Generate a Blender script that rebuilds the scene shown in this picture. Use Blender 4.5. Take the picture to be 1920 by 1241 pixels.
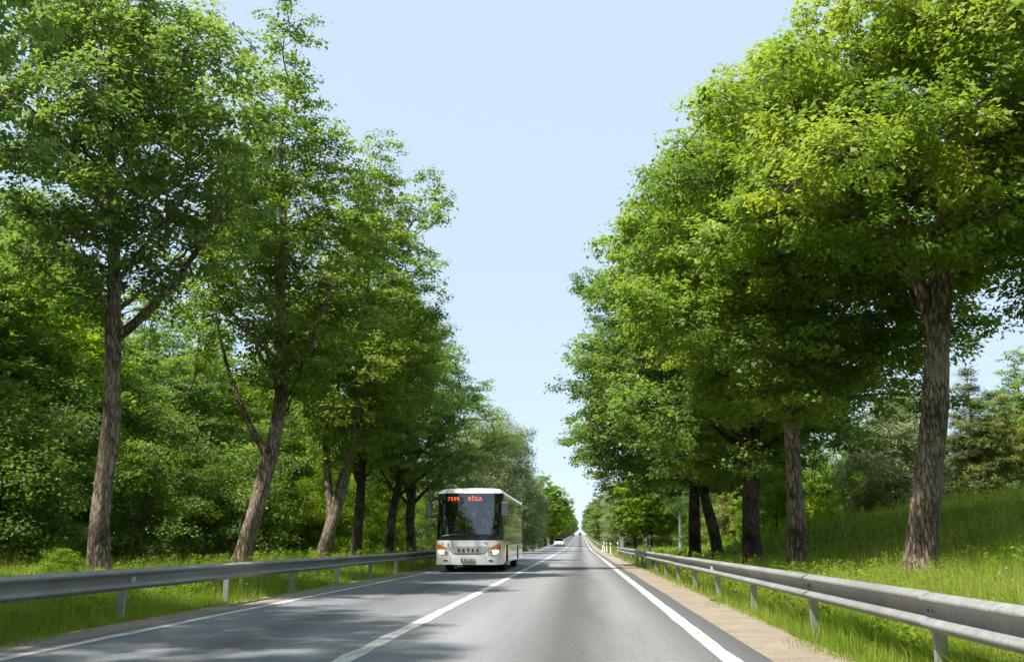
import bpy, bmesh, math, random
import numpy as np
from mathutils import Vector
R = math.radians
for o in list(bpy.data.objects): bpy.data.objects.remove(o)
scene = bpy.context.scene
COL = scene.collection

# ------------------------------------------------------------------ camera, world, sun, exposure
cam_d = bpy.data.cameras.new('camera'); cam = bpy.data.objects.new('camera', cam_d); COL.objects.link(cam)
cam_d.sensor_width = 36; cam_d.lens = 1650 / 1920 * 36; cam_d.clip_start = .05; cam_d.clip_end = 6000
cam.location = (0, 0, 1.15); cam.rotation_euler = (R(90 + 13.45), 0, R(4.35))
scene.camera = cam
SUN_EL, SUN_BACK = 61.0, 33.0          # elevation; how far behind the perpendicular (from the left) the sun stands
world = bpy.data.worlds.new('World'); scene.world = world; world.use_nodes = True
wn = world.node_tree.nodes; wl = world.node_tree.links
sky = wn.new('ShaderNodeTexSky'); sky.sky_type = 'NISHITA'; sky.sun_disc = False
sky.sun_elevation = R(SUN_EL); sky.sun_rotation = R(270 - SUN_BACK)
sky.air_density = 1.0; sky.dust_density = .4; sky.ozone_density = 1.5; sky.altitude = 20
bg = wn['Background']; bg.inputs['Strength'].default_value = .132
veil = wn.new('ShaderNodeMixRGB'); veil.inputs[0].default_value = .88; veil.inputs[2].default_value = (1.84, 2.26, 2.66, 1)   # thin high haze whitening the whole sky evenly
wl.new(sky.outputs[0], veil.inputs[1]); wl.new(veil.outputs[0], bg.inputs['Color'])
sun_d = bpy.data.lights.new('sun', 'SUN'); sun = bpy.data.objects.new('sun', sun_d); COL.objects.link(sun)
sun_d.energy = 3.05; sun_d.angle = R(1.2); sun_d.color = (1, .95, .86)
sv = Vector((-math.cos(R(SUN_EL)) * math.cos(R(SUN_BACK)), -math.cos(R(SUN_EL)) * math.sin(R(SUN_BACK)), math.sin(R(SUN_EL))))
sun.rotation_euler = sv.to_track_quat('Z', 'Y').to_euler(); sun.location = sv * 60
vs = scene.view_settings
vs.view_transform = 'Standard'; vs.look = 'None'; vs.gamma = 1; vs.exposure = 1.46; vs.use_curve_mapping = False
cy = scene.cycles
cy.max_bounces = 6; cy.diffuse_bounces = 3; cy.glossy_bounces = 3; cy.transmission_bounces = 3; cy.transparent_max_bounces = 8
cy.use_adaptive_sampling = True; cy.adaptive_threshold = .06
cy.use_denoising = True; cy.sample_clamp_indirect = 6; cy.caustics_reflective = False; cy.caustics_refractive = False

# ------------------------------------------------------------------ helpers
def smooth(a, b, x):
    t = np.clip((np.asarray(x, float) - a) / (b - a), 0, 1); return t * t * (3 - 2 * t)

def mesh_np(name, verts, tris=None, quads=None, tint=None, smooth_shade=False):
    me = bpy.data.meshes.new(name)
    verts = np.asarray(verts, np.float32).reshape(-1, 3)
    tris = np.zeros((0, 3), np.int32) if tris is None else np.asarray(tris, np.int32).reshape(-1, 3)
    quads = np.zeros((0, 4), np.int32) if quads is None else np.asarray(quads, np.int32).reshape(-1, 4)
    me.vertices.add(len(verts)); me.vertices.foreach_set('co', verts.ravel())
    nl = tris.size + quads.size; npoly = len(tris) + len(quads)
    me.loops.add(nl); me.polygons.add(npoly)
    me.loops.foreach_set('vertex_index', np.concatenate([tris.ravel(), quads.ravel()]))
    ls = np.concatenate([np.arange(len(tris)) * 3, tris.size + np.arange(len(quads)) * 4]).astype(np.int32)
    me.polygons.foreach_set('loop_start', ls)
    if smooth_shade: me.polygons.foreach_set('use_smooth', np.ones(npoly, bool))
    me.update(calc_edges=True)
    if tint is not None:
        a = me.attributes.new('tint', 'FLOAT', 'FACE'); a.data.foreach_set('value', np.asarray(tint, np.float32))
    me.validate()
    return me

def obj(name, me, mat=None, parent=None, loc=(0, 0, 0), rot=None):
    o = bpy.data.objects.new(name, me); COL.objects.link(o); o.location = loc
    if rot: o.rotation_euler = rot
    if mat is not None:
        for m in (mat if isinstance(mat, (list, tuple)) else [mat]):
            if me.materials.find(m.name) < 0: me.materials.append(m)
    if parent is not None: o.parent = parent
    return o

def tag(o, label, cat, group=None):
    o['label'] = label; o['category'] = cat
    if group: o['group'] = group
    return o

def thing(name, label, cat, loc=(0, 0, 0), rz=0, group=None):
    o = bpy.data.objects.new(name, None); COL.objects.link(o); o.location = loc; o.rotation_euler = (0, 0, rz)
    o.empty_display_size = .2
    return tag(o, label, cat, group)

class MB:
    """collects simple shapes into one mesh"""
    def __init__(s): s.v = []; s.f = []
    def add(s, vs, fs):
        n = len(s.v); s.v += [tuple(map(float, q)) for q in vs]; s.f += [tuple(i + n for i in f) for f in fs]
    def box(s, x0, x1, y0, y1, z0, z1):
        s.add([(x0, y0, z0), (x1, y0, z0), (x1, y1, z0), (x0, y1, z0), (x0, y0, z1), (x1, y0, z1), (x1, y1, z1), (x0, y1, z1)],
              [(0, 3, 2, 1), (4, 5, 6, 7), (0, 1, 5, 4), (1, 2, 6, 5), (2, 3, 7, 6), (3, 0, 4, 7)])
    def tube(s, pts, rad, n=8, caps=True):
        v, q = tube_np(np.array(pts, float), np.ones(len(pts)) * np.asarray(rad, float), n)
        fs = [tuple(int(k) for k in r) for r in q]
        if caps: fs += [tuple(range(n))[::-1], tuple(range(len(v) - n, len(v)))]
        s.add(v, fs)
    def lathe(s, prof, n=24, axis='z', c=(0, 0, 0)):
        vs = []
        for r, h in prof:
            for k in range(n):
                a = 2 * math.pi * k / n; u, w = r * math.cos(a), r * math.sin(a)
                vs.append((c[0] + u, c[1] + w, c[2] + h) if axis == 'z' else (c[0] + h, c[1] + u, c[2] + w) if axis == 'x' else (c[0] + u, c[1] + h, c[2] + w))
        fs = [(i * n + k, i * n + (k + 1) % n, (i + 1) * n + (k + 1) % n, (i + 1) * n + k) for i in range(len(prof) - 1) for k in range(n)]
        s.add(vs, fs)
    def prism(s, poly, x0, x1):       # polygon in (y, z) extruded along x
        n = len(poly)
        s.add([(x0, y, z) for y, z in poly] + [(x1, y, z) for y, z in poly],
              [tuple(range(n)), tuple(range(2 * n - 1, n - 1, -1))] + [(i, n + i, n + (i + 1) % n, (i + 1) % n) for i in range(n)])
    def grid(s, P):                   # P[i][j] points
        n, m = len(P), len(P[0])
        s.add([q for r in P for q in r], [(i * m + j, i * m + j + 1, (i + 1) * m + j + 1, (i + 1) * m + j) for i in range(n - 1) for j in range(m - 1)])
    def mesh(s, name, bevel=0, smooth_shade=False, fix=True):
        me = bpy.data.meshes.new(name); me.from_pydata(s.v, [], s.f)
        bm = bmesh.new(); bm.from_mesh(me)
        if fix: bmesh.ops.recalc_face_normals(bm, faces=bm.faces)
        if bevel: bmesh.ops.bevel(bm, geom=list(bm.edges), offset=bevel, segments=2, affect='EDGES', profile=.6, clamp_overlap=True)
        for f in bm.faces: f.smooth = smooth_shade
        bm.to_mesh(me); bm.free()
        return me
    def build(s, name, mat, parent=None, bevel=0, smooth_shade=False, loc=(0, 0, 0), fix=True):
        return obj(name, s.mesh(name, bevel, smooth_shade, fix), mat, parent, loc)

def tube_np(P, rad, n):
    k = len(P)
    T = np.gradient(P, axis=0); T /= np.linalg.norm(T, axis=1)[:, None] + 1e-9
    md = P[-1] - P[0]; md = md / (np.linalg.norm(md) + 1e-9)
    ref = np.array([1., 0, 0]) if abs(md[2]) > .75 else np.array([0, 0, 1.])
    U = np.cross(T, ref); U /= np.linalg.norm(U, axis=1)[:, None] + 1e-9
    V = np.cross(U, T)
    a = np.arange(n) * 2 * math.pi / n
    ring = P[:, None, :] + rad[:, None, None] * (np.cos(a)[None, :, None] * U[:, None, :] + np.sin(a)[None, :, None] * V[:, None, :])
    i = np.arange(k - 1)[:, None] * n; j = np.arange(n)[None, :]
    j2 = (j + 1) % n
    q = np.stack([i + j, i + j2, i + n + j2, i + n + j], -1).reshape(-1, 4)
    return ring.reshape(-1, 3), q

# ------------------------------------------------------------------ materials
def new_mat(name):
    m = bpy.data.materials.new(name); m.use_nodes = True
    nt = m.node_tree; return m, nt, nt.nodes['Principled BSDF'], nt.nodes['Material Output']

def simple(name, col, rough=.5, metal=0, coat=0, emit=0, noise=0, nscale=8, bump=0, bscale=60):
    m, nt, b, out = new_mat(name)
    b.inputs['Base Color'].default_value = (*col, 1); b.inputs['Roughness'].default_value = rough; b.inputs['Metallic'].default_value = metal
    b.inputs['Coat Weight'].default_value = coat; b.inputs['Coat Roughness'].default_value = .05
    if emit:
        b.inputs['Emission Color'].default_value = (*col, 1); b.inputs['Emission Strength'].default_value = emit
    if noise:
        tc = nt.nodes.new('ShaderNodeTexCoord'); n = nt.nodes.new('ShaderNodeTexNoise')
        n.inputs['Scale'].default_value = nscale; n.inputs['Detail'].default_value = 6; n.inputs['Roughness'].default_value = .65
        nt.links.new(tc.outputs['Object'], n.inputs['Vector'])
        mr = nt.nodes.new('ShaderNodeMapRange'); mr.inputs['From Min'].default_value = .3; mr.inputs['From Max'].default_value = .7
        mr.inputs['To Min'].default_value = 1 - noise; mr.inputs['To Max'].default_value = 1 + noise * .5
        nt.links.new(n.outputs['Fac'], mr.inputs['Value'])
        mx = nt.nodes.new('ShaderNodeVectorMath'); mx.operation = 'SCALE'; mx.inputs[0].default_value = col
        nt.links.new(mr.outputs[0], mx.inputs['Scale']); nt.links.new(mx.outputs[0], b.inputs['Base Color'])
    if bump:
        tc = nt.nodes.new('ShaderNodeTexCoord'); n = nt.nodes.new('ShaderNodeTexNoise'); n.inputs['Scale'].default_value = bscale
        nt.links.new(tc.outputs['Object'], n.inputs['Vector'])
        bp = nt.nodes.new('ShaderNodeBump'); bp.inputs['Strength'].default_value = bump; bp.inputs['Distance'].default_value = .01
        nt.links.new(n.outputs['Fac'], bp.inputs['Height']); nt.links.new(bp.outputs[0], b.inputs['Normal'])
    return m

def ramp(nt, stops):
    r = nt.nodes.new('ShaderNodeValToRGB'); e = r.color_ramp.elements
    while len(e) < len(stops): e.new(.5)
    for k, (p, c) in zip(e, stops): k.position = p; k.color = (*c, 1) if len(c) == 3 else c
    return r

def leaf_mat(name, dark, mid, light, trans=.52, tcol=None, gloss=.022):
    m, nt, b, out = new_mat(name); nt.nodes.remove(b)
    at = nt.nodes.new('ShaderNodeAttribute'); at.attribute_name = 'tint'
    oi = nt.nodes.new('ShaderNodeObjectInfo')
    ad = nt.nodes.new('ShaderNodeMath'); ad.operation = 'MULTIPLY_ADD'; ad.inputs[1].default_value = .24
    sb = nt.nodes.new('ShaderNodeMath'); sb.operation = 'SUBTRACT'; sb.inputs[1].default_value = .12
    nt.links.new(oi.outputs['Random'], ad.inputs[0]); nt.links.new(at.outputs['Fac'], ad.inputs[2]); nt.links.new(ad.outputs[0], sb.inputs[0])
    r = ramp(nt, [(.1, dark), (.5, mid), (.9, light)]); nt.links.new(sb.outputs[0], r.inputs[0])
    d = nt.nodes.new('ShaderNodeBsdfDiffuse'); nt.links.new(r.outputs[0], d.inputs['Color'])
    t = nt.nodes.new('ShaderNodeBsdfTranslucent')
    mu = nt.nodes.new('ShaderNodeMixRGB'); mu.blend_type = 'MULTIPLY'; mu.inputs[0].default_value = 1
    mu.inputs[2].default_value = (*(tcol or (1.55, 1.5, .85)), 1); nt.links.new(r.outputs[0], mu.inputs[1]); nt.links.new(mu.outputs[0], t.inputs['Color'])
    mx = nt.nodes.new('ShaderNodeMixShader'); mx.inputs[0].default_value = trans
    nt.links.new(d.outputs[0], mx.inputs[1]); nt.links.new(t.outputs[0], mx.inputs[2])
    g = nt.nodes.new('ShaderNodeBsdfGlossy'); g.inputs['Roughness'].default_value = .5; g.inputs['Color'].default_value = (.8, .85, .8, 1)
    m2 = nt.nodes.new('ShaderNodeMixShader'); m2.inputs[0].default_value = gloss
    nt.links.new(mx.outputs[0], m2.inputs[1]); nt.links.new(g.outputs[0], m2.inputs[2]); nt.links.new(m2.outputs[0], out.inputs['Surface'])
    return m

def bark_mat(name, dark, mid, light, zs=3.4, xy=17, strength=.9):
    m, nt, b, out = new_mat(name); L = nt.links.new
    tc = nt.nodes.new('ShaderNodeTexCoord'); mp = nt.nodes.new('ShaderNodeMapping'); mp.inputs['Scale'].default_value = (xy, xy, zs)
    L(tc.outputs['Object'], mp.inputs['Vector'])
    n = nt.nodes.new('ShaderNodeTexNoise'); n.inputs['Scale'].default_value = 1.0; n.inputs['Detail'].default_value = 9; n.inputs['Roughness'].default_value = .72; n.inputs['Distortion'].default_value = .6
    L(mp.outputs[0], n.inputs['Vector'])
    f = nt.nodes.new('ShaderNodeTexNoise'); f.inputs['Scale'].default_value = 22; f.inputs['Detail'].default_value = 5; f.inputs['Roughness'].default_value = .7
    L(tc.outputs['Object'], f.inputs['Vector'])
    vo = nt.nodes.new('ShaderNodeTexVoronoi'); vo.feature = 'DISTANCE_TO_EDGE'; vo.inputs['Scale'].default_value = .75
    ds = nt.nodes.new('ShaderNodeVectorMath'); ds.operation = 'MULTIPLY_ADD'; ds.inputs[1].default_value = (2.6, 2.6, 2.6)
    L(n.outputs['Color'], ds.inputs[0]); L(mp.outputs[0], ds.inputs[2]); L(ds.outputs[0], vo.inputs['Vector'])
    big = nt.nodes.new('ShaderNodeTexNoise'); big.inputs['Scale'].default_value = 1.3; big.inputs['Detail'].default_value = 4
    L(tc.outputs['Object'], big.inputs['Vector'])
    mr = nt.nodes.new('ShaderNodeMapRange'); mr.inputs['From Max'].default_value = .22; L(vo.outputs['Distance'], mr.inputs['Value'])
    def mad(a, k, c):
        q = nt.nodes.new('ShaderNodeMath'); q.operation = 'MULTIPLY_ADD'; q.inputs[1].default_value = k; L(a, q.inputs[0])
        if c is None: q.inputs[2].default_value = 0
        else: L(c, q.inputs[2])
        return q.outputs[0]
    h = mad(mr.outputs[0], .22, mad(n.outputs['Fac'], .62, mad(f.outputs['Fac'], .38, None)))
    c = mad(big.outputs['Fac'], .62, mad(h, .96, None))
    r = ramp(nt, [(.66, dark), (.88, mid), (1.06 - .06, light)]); L(c, r.inputs[0])
    ln = nt.nodes.new('ShaderNodeTexNoise'); ln.inputs['Scale'].default_value = 2.6; ln.inputs['Detail'].default_value = 7; ln.inputs['Roughness'].default_value = .7; L(tc.outputs['Object'], ln.inputs['Vector'])
    lr_ = ramp(nt, [(.54, (0, 0, 0)), (.66, (.65, .65, .65))]); L(ln.outputs['Fac'], lr_.inputs[0])
    mx = nt.nodes.new('ShaderNodeMixRGB'); L(lr_.outputs[0], mx.inputs[0]); L(r.outputs[0], mx.inputs[1]); mx.inputs[2].default_value = (mid[0] * .9, mid[1] * 1.25, mid[2] * .8, 1)
    L(mx.outputs[0], b.inputs['Base Color']); b.inputs['Roughness'].default_value = .92; b.inputs['Specular IOR Level'].default_value = .2
    bp = nt.nodes.new('ShaderNodeBump'); bp.inputs['Strength'].default_value = strength; bp.inputs['Distance'].default_value = .06
    L(h, bp.inputs['Height']); L(bp.outputs[0], b.inputs['Normal'])
    return m

def glass_mat(name, tint, k=2.0, rough=.01):
    """thin pane: what passes is tinted, what reflects grows towards grazing angles"""
    m, nt, b, out = new_mat(name); nt.nodes.remove(b)
    tr = nt.nodes.new('ShaderNodeBsdfTransparent'); tr.inputs['Color'].default_value = (*tint, 1)
    g = nt.nodes.new('ShaderNodeBsdfGlossy'); g.inputs['Roughness'].default_value = rough; g.inputs['Color'].default_value = (.95, .97, 1, 1)
    fr = nt.nodes.new('ShaderNodeFresnel'); fr.inputs['IOR'].default_value = 1.52
    mu = nt.nodes.new('ShaderNodeMath'); mu.operation = 'MULTIPLY'; mu.inputs[1].default_value = k; mu.use_clamp = True
    nt.links.new(fr.outputs[0], mu.inputs[0])
    mx = nt.nodes.new('ShaderNodeMixShader'); nt.links.new(mu.outputs[0], mx.inputs[0])
    nt.links.new(tr.outputs[0], mx.inputs[1]); nt.links.new(g.outputs[0], mx.inputs[2]); nt.links.new(mx.outputs[0], out.inputs['Surface'])
    return m

def node(nt, kind, **kw):
    n = nt.nodes.new(kind)
    for k, v in kw.items(): setattr(n, k, v)
    return n

def asphalt_mat():
    m, nt, b, out = new_mat('asphalt')
    L = nt.links.new
    geo = node(nt, 'ShaderNodeNewGeometry'); sep = node(nt, 'ShaderNodeSeparateXYZ'); L(geo.outputs['Position'], sep.inputs[0])
    fine = node(nt, 'ShaderNodeTexNoise'); fine.inputs['Scale'].default_value = 38; fine.inputs['Detail'].default_value = 6; fine.inputs['Roughness'].default_value = .75; L(geo.outputs['Position'], fine.inputs['Vector'])
    mp = node(nt, 'ShaderNodeMapping'); mp.inputs['Scale'].default_value = (1.1, .1, 1); L(geo.outputs['Position'], mp.inputs['Vector'])
    big = node(nt, 'ShaderNodeTexNoise'); big.inputs['Scale'].default_value = 1.4; big.inputs['Detail'].default_value = 6; L(mp.outputs[0], big.inputs['Vector'])
    wob = node(nt, 'ShaderNodeMath', operation='MULTIPLY_ADD'); wob.inputs[1].default_value = .5; L(big.outputs['Fac'], wob.inputs[0]); L(sep.outputs['X'], wob.inputs[2])
    # wear across the road: oil strip along the middle of each lane, darker ravelled edge by the right line
    mr = node(nt, 'ShaderNodeMapRange'); mr.inputs['From Min'].default_value = -6; mr.inputs['From Max'].default_value = 3; L(wob.outputs[0], mr.inputs['Value'])
    def px(x): return (x + .25 + 6) / 9
    base = .185
    g = lambda v, w=0: (v * (.965 + w), v, v * (1.04 - w * .9))
    r = ramp(nt, [(0, g(0.180)), (px(-5.0), g(0.198)), (px(-4.45), g(0.180)), (px(-4.05), g(0.126)), (px(-3.6), g(0.180)), (px(-2.9), g(0.204)), (px(-2.0), g(0.20, .02)), (px(-1.5), g(0.235, .02)), (px(-.95), g(0.216, .02)),
                 (px(-.28), g(0.102, .07)), (px(.05), g(0.108, .07)), (px(.5), g(0.210, .03)), (px(.8), g(0.222, .03)), (px(1.25), g(0.144, .03)), (px(1.9), g(0.096, .02))])
    L(mr.outputs[0], r.inputs[0])
    m1 = node(nt, 'ShaderNodeMapRange'); m1.inputs['From Min'].default_value = .25; m1.inputs['From Max'].default_value = .75; m1.inputs['To Min'].default_value = .45; m1.inputs['To Max'].default_value = 1.55; L(fine.outputs['Fac'], m1.inputs['Value'])
    m2 = node(nt, 'ShaderNodeMapRange'); m2.inputs['From Min'].default_value = .3; m2.inputs['From Max'].default_value = .7; m2.inputs['To Min'].default_value = .86; m2.inputs['To Max'].default_value = 1.12; L(big.outputs['Fac'], m2.inputs['Value'])
    mu = node(nt, 'ShaderNodeMath', operation='MULTIPLY'); L(m1.outputs[0], mu.inputs[0]); L(m2.outputs[0], mu.inputs[1])
    # old crack-sealing and patches
    vo = node(nt, 'ShaderNodeTexVoronoi', feature='DISTANCE_TO_EDGE'); vo.inputs['Scale'].default_value = .16; 
    dm = node(nt, 'ShaderNodeVectorMath', operation='MULTIPLY_ADD'); dm.inputs[1].default_value = (1.2, 1.2, 0); L(big.outputs['Color'], dm.inputs[0]); L(geo.outputs['Position'], dm.inputs[2]); L(dm.outputs[0], vo.inputs['Vector'])
    ck = node(nt, 'ShaderNodeMapRange'); ck.inputs['From Max'].default_value = .006; ck.inputs['To Min'].default_value = .9; L(vo.outputs['Distance'], ck.inputs['Value'])
    mu2 = node(nt, 'ShaderNodeMath', operation='MULTIPLY'); L(mu.outputs[0], mu2.inputs[0]); L(ck.outputs[0], mu2.inputs[1])
    sc = node(nt, 'ShaderNodeVectorMath', operation='SCALE'); L(r.outputs[0], sc.inputs[0]); L(mu2.outputs[0], sc.inputs['Scale'])
    L(sc.outputs[0], b.inputs['Base Color']); b.inputs['Roughness'].default_value = .78; b.inputs['Specular IOR Level'].default_value = .35
    bp = node(nt, 'ShaderNodeBump'); bp.inputs['Strength'].default_value = .35; bp.inputs['Distance'].default_value = .008; L(fine.outputs['Fac'], bp.inputs['Height']); L(bp.outputs[0], b.inputs['Normal'])
    return m

def ground_mat(name, stops, scale=1.2, fine_scale=30, bump=.5):
    m, nt, b, out = new_mat(name); L = nt.links.new
    geo = node(nt, 'ShaderNodeNewGeometry')
    a = node(nt, 'ShaderNodeTexNoise'); a.inputs['Scale'].default_value = scale; a.inputs['Detail'].default_value = 8; a.inputs['Roughness'].default_value = .7; L(geo.outputs['Position'], a.inputs['Vector'])
    c = node(nt, 'ShaderNodeTexNoise'); c.inputs['Scale'].default_value = fine_scale; c.inputs['Detail'].default_value = 5; L(geo.outputs['Position'], c.inputs['Vector'])
    s = node(nt, 'ShaderNodeMath', operation='MULTIPLY_ADD'); s.inputs[1].default_value = .55; L(c.outputs['Fac'], s.inputs[0])
    h = node(nt, 'ShaderNodeMath', operation='MULTIPLY'); h.inputs[1].default_value = .55; L(a.outputs['Fac'], h.inputs[0]); L(h.outputs[0], s.inputs[2])
    r = ramp(nt, stops); L(s.outputs[0], r.inputs[0]); L(r.outputs[0], b.inputs['Base Color']); b.inputs['Roughness'].default_value = .95
    b.inputs['Specular IOR Level'].default_value = .15
    bp = node(nt, 'ShaderNodeBump'); bp.inputs['Strength'].default_value = bump; bp.inputs['Distance'].default_value = .03; L(c.outputs['Fac'], bp.inputs['Height']); L(bp.outputs[0], b.inputs['Normal'])
    return m

def paint_mat():
    m, nt, b, out = new_mat('road_paint'); L = nt.links.new
    geo = node(nt, 'ShaderNodeNewGeometry')
    n = node(nt, 'ShaderNodeTexNoise'); n.inputs['Scale'].default_value = 30; n.inputs['Detail'].default_value = 8; n.inputs['Roughness'].default_value = .8; L(geo.outputs['Position'], n.inputs['Vector'])
    mp = node(nt, 'ShaderNodeMapping'); mp.inputs['Scale'].default_value = (3.0, .7, 1); L(geo.outputs['Position'], mp.inputs['Vector'])
    w = node(nt, 'ShaderNodeTexNoise'); w.inputs['Scale'].default_value = 2.2; w.inputs['Detail'].default_value = 5; L(mp.outputs[0], w.inputs['Vector'])
    a = node(nt, 'ShaderNodeMath', operation='MULTIPLY_ADD'); a.inputs[1].default_value = .55; L(w.outputs['Fac'], a.inputs[0]); 
    h = node(nt, 'ShaderNodeMath', operation='MULTIPLY'); h.inputs[1].default_value = .5; L(n.outputs['Fac'], h.inputs[0]); L(h.outputs[0], a.inputs[2])
    r = ramp(nt, [(.38, (.16, .155, .15)), (.455, (.42, .40, .37)), (.54, (.60, .58, .53)), (.7, (.72, .69, .63))]); L(a.outputs[0], r.inputs[0]); L(r.outputs[0], b.inputs['Base Color'])
    b.inputs['Roughness'].default_value = .65
    return m

def rail_mat():
    m, nt, b, out = new_mat('galvanised_steel'); L = nt.links.new
    tc = node(nt, 'ShaderNodeTexCoord'); geo = node(nt, 'ShaderNodeNewGeometry')
    def noise(scale, mapping, detail=6, rough=.65):
        mp = node(nt, 'ShaderNodeMapping'); mp.inputs['Scale'].default_value = mapping; L(geo.outputs['Position'], mp.inputs['Vector'])
        n = node(nt, 'ShaderNodeTexNoise'); n.inputs['Scale'].default_value = scale; n.inputs['Detail'].default_value = detail; n.inputs['Roughness'].default_value = rough; L(mp.outputs[0], n.inputs['Vector']); return n
    zinc = noise(14, (1, 1, 1)); streak = noise(6, (1, 4.5, .35), 7, .7); big = noise(.9, (1, 1, 1), 3)
    r1 = ramp(nt, [(.3, (.235, .24, .24)), (.5, (.30, .305, .30)), (.7, (.35, .355, .35))]); L(zinc.outputs['Fac'], r1.inputs[0])
    r2 = ramp(nt, [(.50, (1, 1, 1)), (.64, (.86, .85, .82)), (.78, (.62, .58, .52))]); L(streak.outputs['Fac'], r2.inputs[0])
    r3 = ramp(nt, [(.35, (.80, .80, .78)), (.65, (1.08, 1.08, 1.08))]); L(big.outputs['Fac'], r3.inputs[0])
    m1 = node(nt, 'ShaderNodeMixRGB', blend_type='MULTIPLY'); m1.inputs[0].default_value = 1; L(r1.outputs[0], m1.inputs[1]); L(r2.outputs[0], m1.inputs[2])
    m2 = node(nt, 'ShaderNodeMixRGB', blend_type='MULTIPLY'); m2.inputs[0].default_value = 1; L(m1.outputs[0], m2.inputs[1]); L(r3.outputs[0], m2.inputs[2])
    L(m2.outputs[0], b.inputs['Base Color']); b.inputs['Metallic'].default_value = .2
    rr = node(nt, 'ShaderNodeMapRange'); rr.inputs['To Min'].default_value = .45; rr.inputs['To Max'].default_value = .75; L(zinc.outputs['Fac'], rr.inputs['Value']); L(rr.outputs[0], b.inputs['Roughness'])
    bp = node(nt, 'ShaderNodeBump'); bp.inputs['Strength'].default_value = .3; bp.inputs['Distance'].default_value = .02
    dent = noise(1.3, (1, 1, 2.2), 2); L(dent.outputs['Fac'], bp.inputs['Height']); L(bp.outputs[0], b.inputs['Normal'])
    return m

M = dict(
    asphalt=asphalt_mat(), paint=paint_mat(),
    soil=ground_mat('meadow_soil', [(.3, (.02, .03, .008)), (.5, (.05, .085, .012)), (.7, (.085, .13, .02))]),
    gravel=ground_mat('gravel', [(.3, (.12, .093, .070)), (.5, (.27, .222, .17)), (.72, (.41, .35, .28))], scale=1.6, fine_scale=42, bump=.9),
    steel=rail_mat(),
    steel_post=simple('galvanised_post', (.40, .405, .40), .55, .25, noise=.3, nscale=7),
    bolt=simple('bolt_steel', (.16, .16, .16), .5, .7),
    leaf_green=leaf_mat('linden_leaf_green', (0.087, 0.164, 0.047), (0.173, 0.271, 0.059), (0.270, 0.357, 0.064)),
    leaf_yellow=leaf_mat('linden_leaf_fresh', (0.110, 0.183, 0.035), (0.207, 0.312, 0.046), (0.308, 0.374, 0.058)),
    leaf_deep=leaf_mat('linden_leaf_deep', (0.093, 0.164, 0.050), (0.171, 0.265, 0.065), (0.256, 0.341, 0.077)),
    leaf_wood=leaf_mat('woodland_leaf', (0.091, 0.155, 0.039), (0.188, 0.289, 0.057), (0.328, 0.417, 0.071)),
    leaf_lime=leaf_mat('young_shrub_leaf', (0.097, 0.181, 0.009), (0.181, 0.292, 0.015), (0.278, 0.390, 0.024)),
    leaf_willow=leaf_mat('willow_leaf', (.15, .19, .08), (.235, .285, .13), (.33, .385, .19), trans=.45, tcol=(1.3, 1.3, .95)),
    leaf_birch=leaf_mat('birch_leaf', (0.080, 0.155, 0.024), (0.140, 0.230, 0.037), (0.213, 0.311, 0.061)),
    needle=leaf_mat('pine_needle', (0.063, 0.108, 0.027), (0.151, 0.186, 0.038), (0.354, 0.303, 0.066), trans=.15, tcol=(1.2, 1.1, .8)),
    grass=leaf_mat('grass_blade', (0.126, 0.217, 0.023), (0.254, 0.379, 0.029), (0.598, 0.510, 0.191), trans=.45),
    bark=bark_mat('linden_bark', (.020, .015, .011), (.165, .122, .093), (.42, .32, .25)),
    bark_dark=bark_mat('linden_bark_dark', (.012, .010, .008), (.055, .045, .036), (.15, .12, .095)),
    bark_birch=bark_mat('birch_bark', (.03, .028, .025), (.45, .43, .40), (.66, .64, .60), zs=9, xy=4, strength=.3),
    bark_grey=bark_mat('willow_bark', (.02, .018, .014), (.09, .08, .062), (.20, .18, .15)),
    puff=simple('seed_puff', (.5, .5, .42), .9),
)

# ------------------------------------------------------------------ ground, road
def profile(y):
    y = np.asarray(y, float)
    s = .0118
    up = np.where(y < 110, 0, np.where(y < 170, s * (y - 110) ** 2 / 120, s * 30 + s * (y - 170)))
    top = s * 30 + s * 430
    crest = np.where(y < 600, up, top + s * (y - 600) - .00014 * (y - 600) ** 2)
    return np.where(y > 780, top + s * 180 - .00014 * 180 ** 2 - .0386 * (y - 780), crest)

def lump(x, y):
    return (np.sin(x * .53 + y * .21) + np.sin(x * .27 - y * .37 + 1.3) + .6 * np.sin(x * 1.1 + y * .8)) / 2.6

def ground_z(x, y):
    x = np.asarray(x, float); y = np.asarray(y, float)
    left = .32 * smooth(-7.2, -10.2, x) * (1 - .0) + .10 * smooth(-8, -11, x) * lump(x, y)
    fade = 1 - .85 * smooth(46, 82, y)
    right = .28 * smooth(3.0, 5.2, x) + 1.95 * smooth(5.9, 12.2, x) * fade + .12 * smooth(5, 8, x) * lump(x, y)
    z = profile(y) + np.where(x < -2, left, right)
    under = smooth(-6.35, -6.05, x) * (1 - smooth(1.75, 2.1, x))
    return z - .05 * under

def axis(*segs):
    return np.unique(np.concatenate([np.linspace(a, b, n) for a, b, n in segs]).round(4))
gx = axis((-900, -60, 12), (-60, -16, 23), (-16, -5.6, 36), (-5.6, 1.4, 5), (1.4, 16, 45), (16, 60, 23), (60, 900, 12))
gy = axis((-120, 0, 20), (0, 60, 61), (60, 200, 57), (200, 900, 71), (900, 1500, 13))
X, Y = np.meshgrid(gx, gy); Z = ground_z(X, Y)
n, m_ = X.shape
idx = np.arange(n * m_).reshape(n, m_)
q = np.stack([idx[:-1, :-1], idx[:-1, 1:], idx[1:, 1:], idx[1:, :-1]], -1).reshape(-1, 4)
g = obj('ground', mesh_np('ground', np.stack([X, Y, Z], -1), quads=q, smooth_shade=True), M['soil']); g['kind'] = 'structure'

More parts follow.
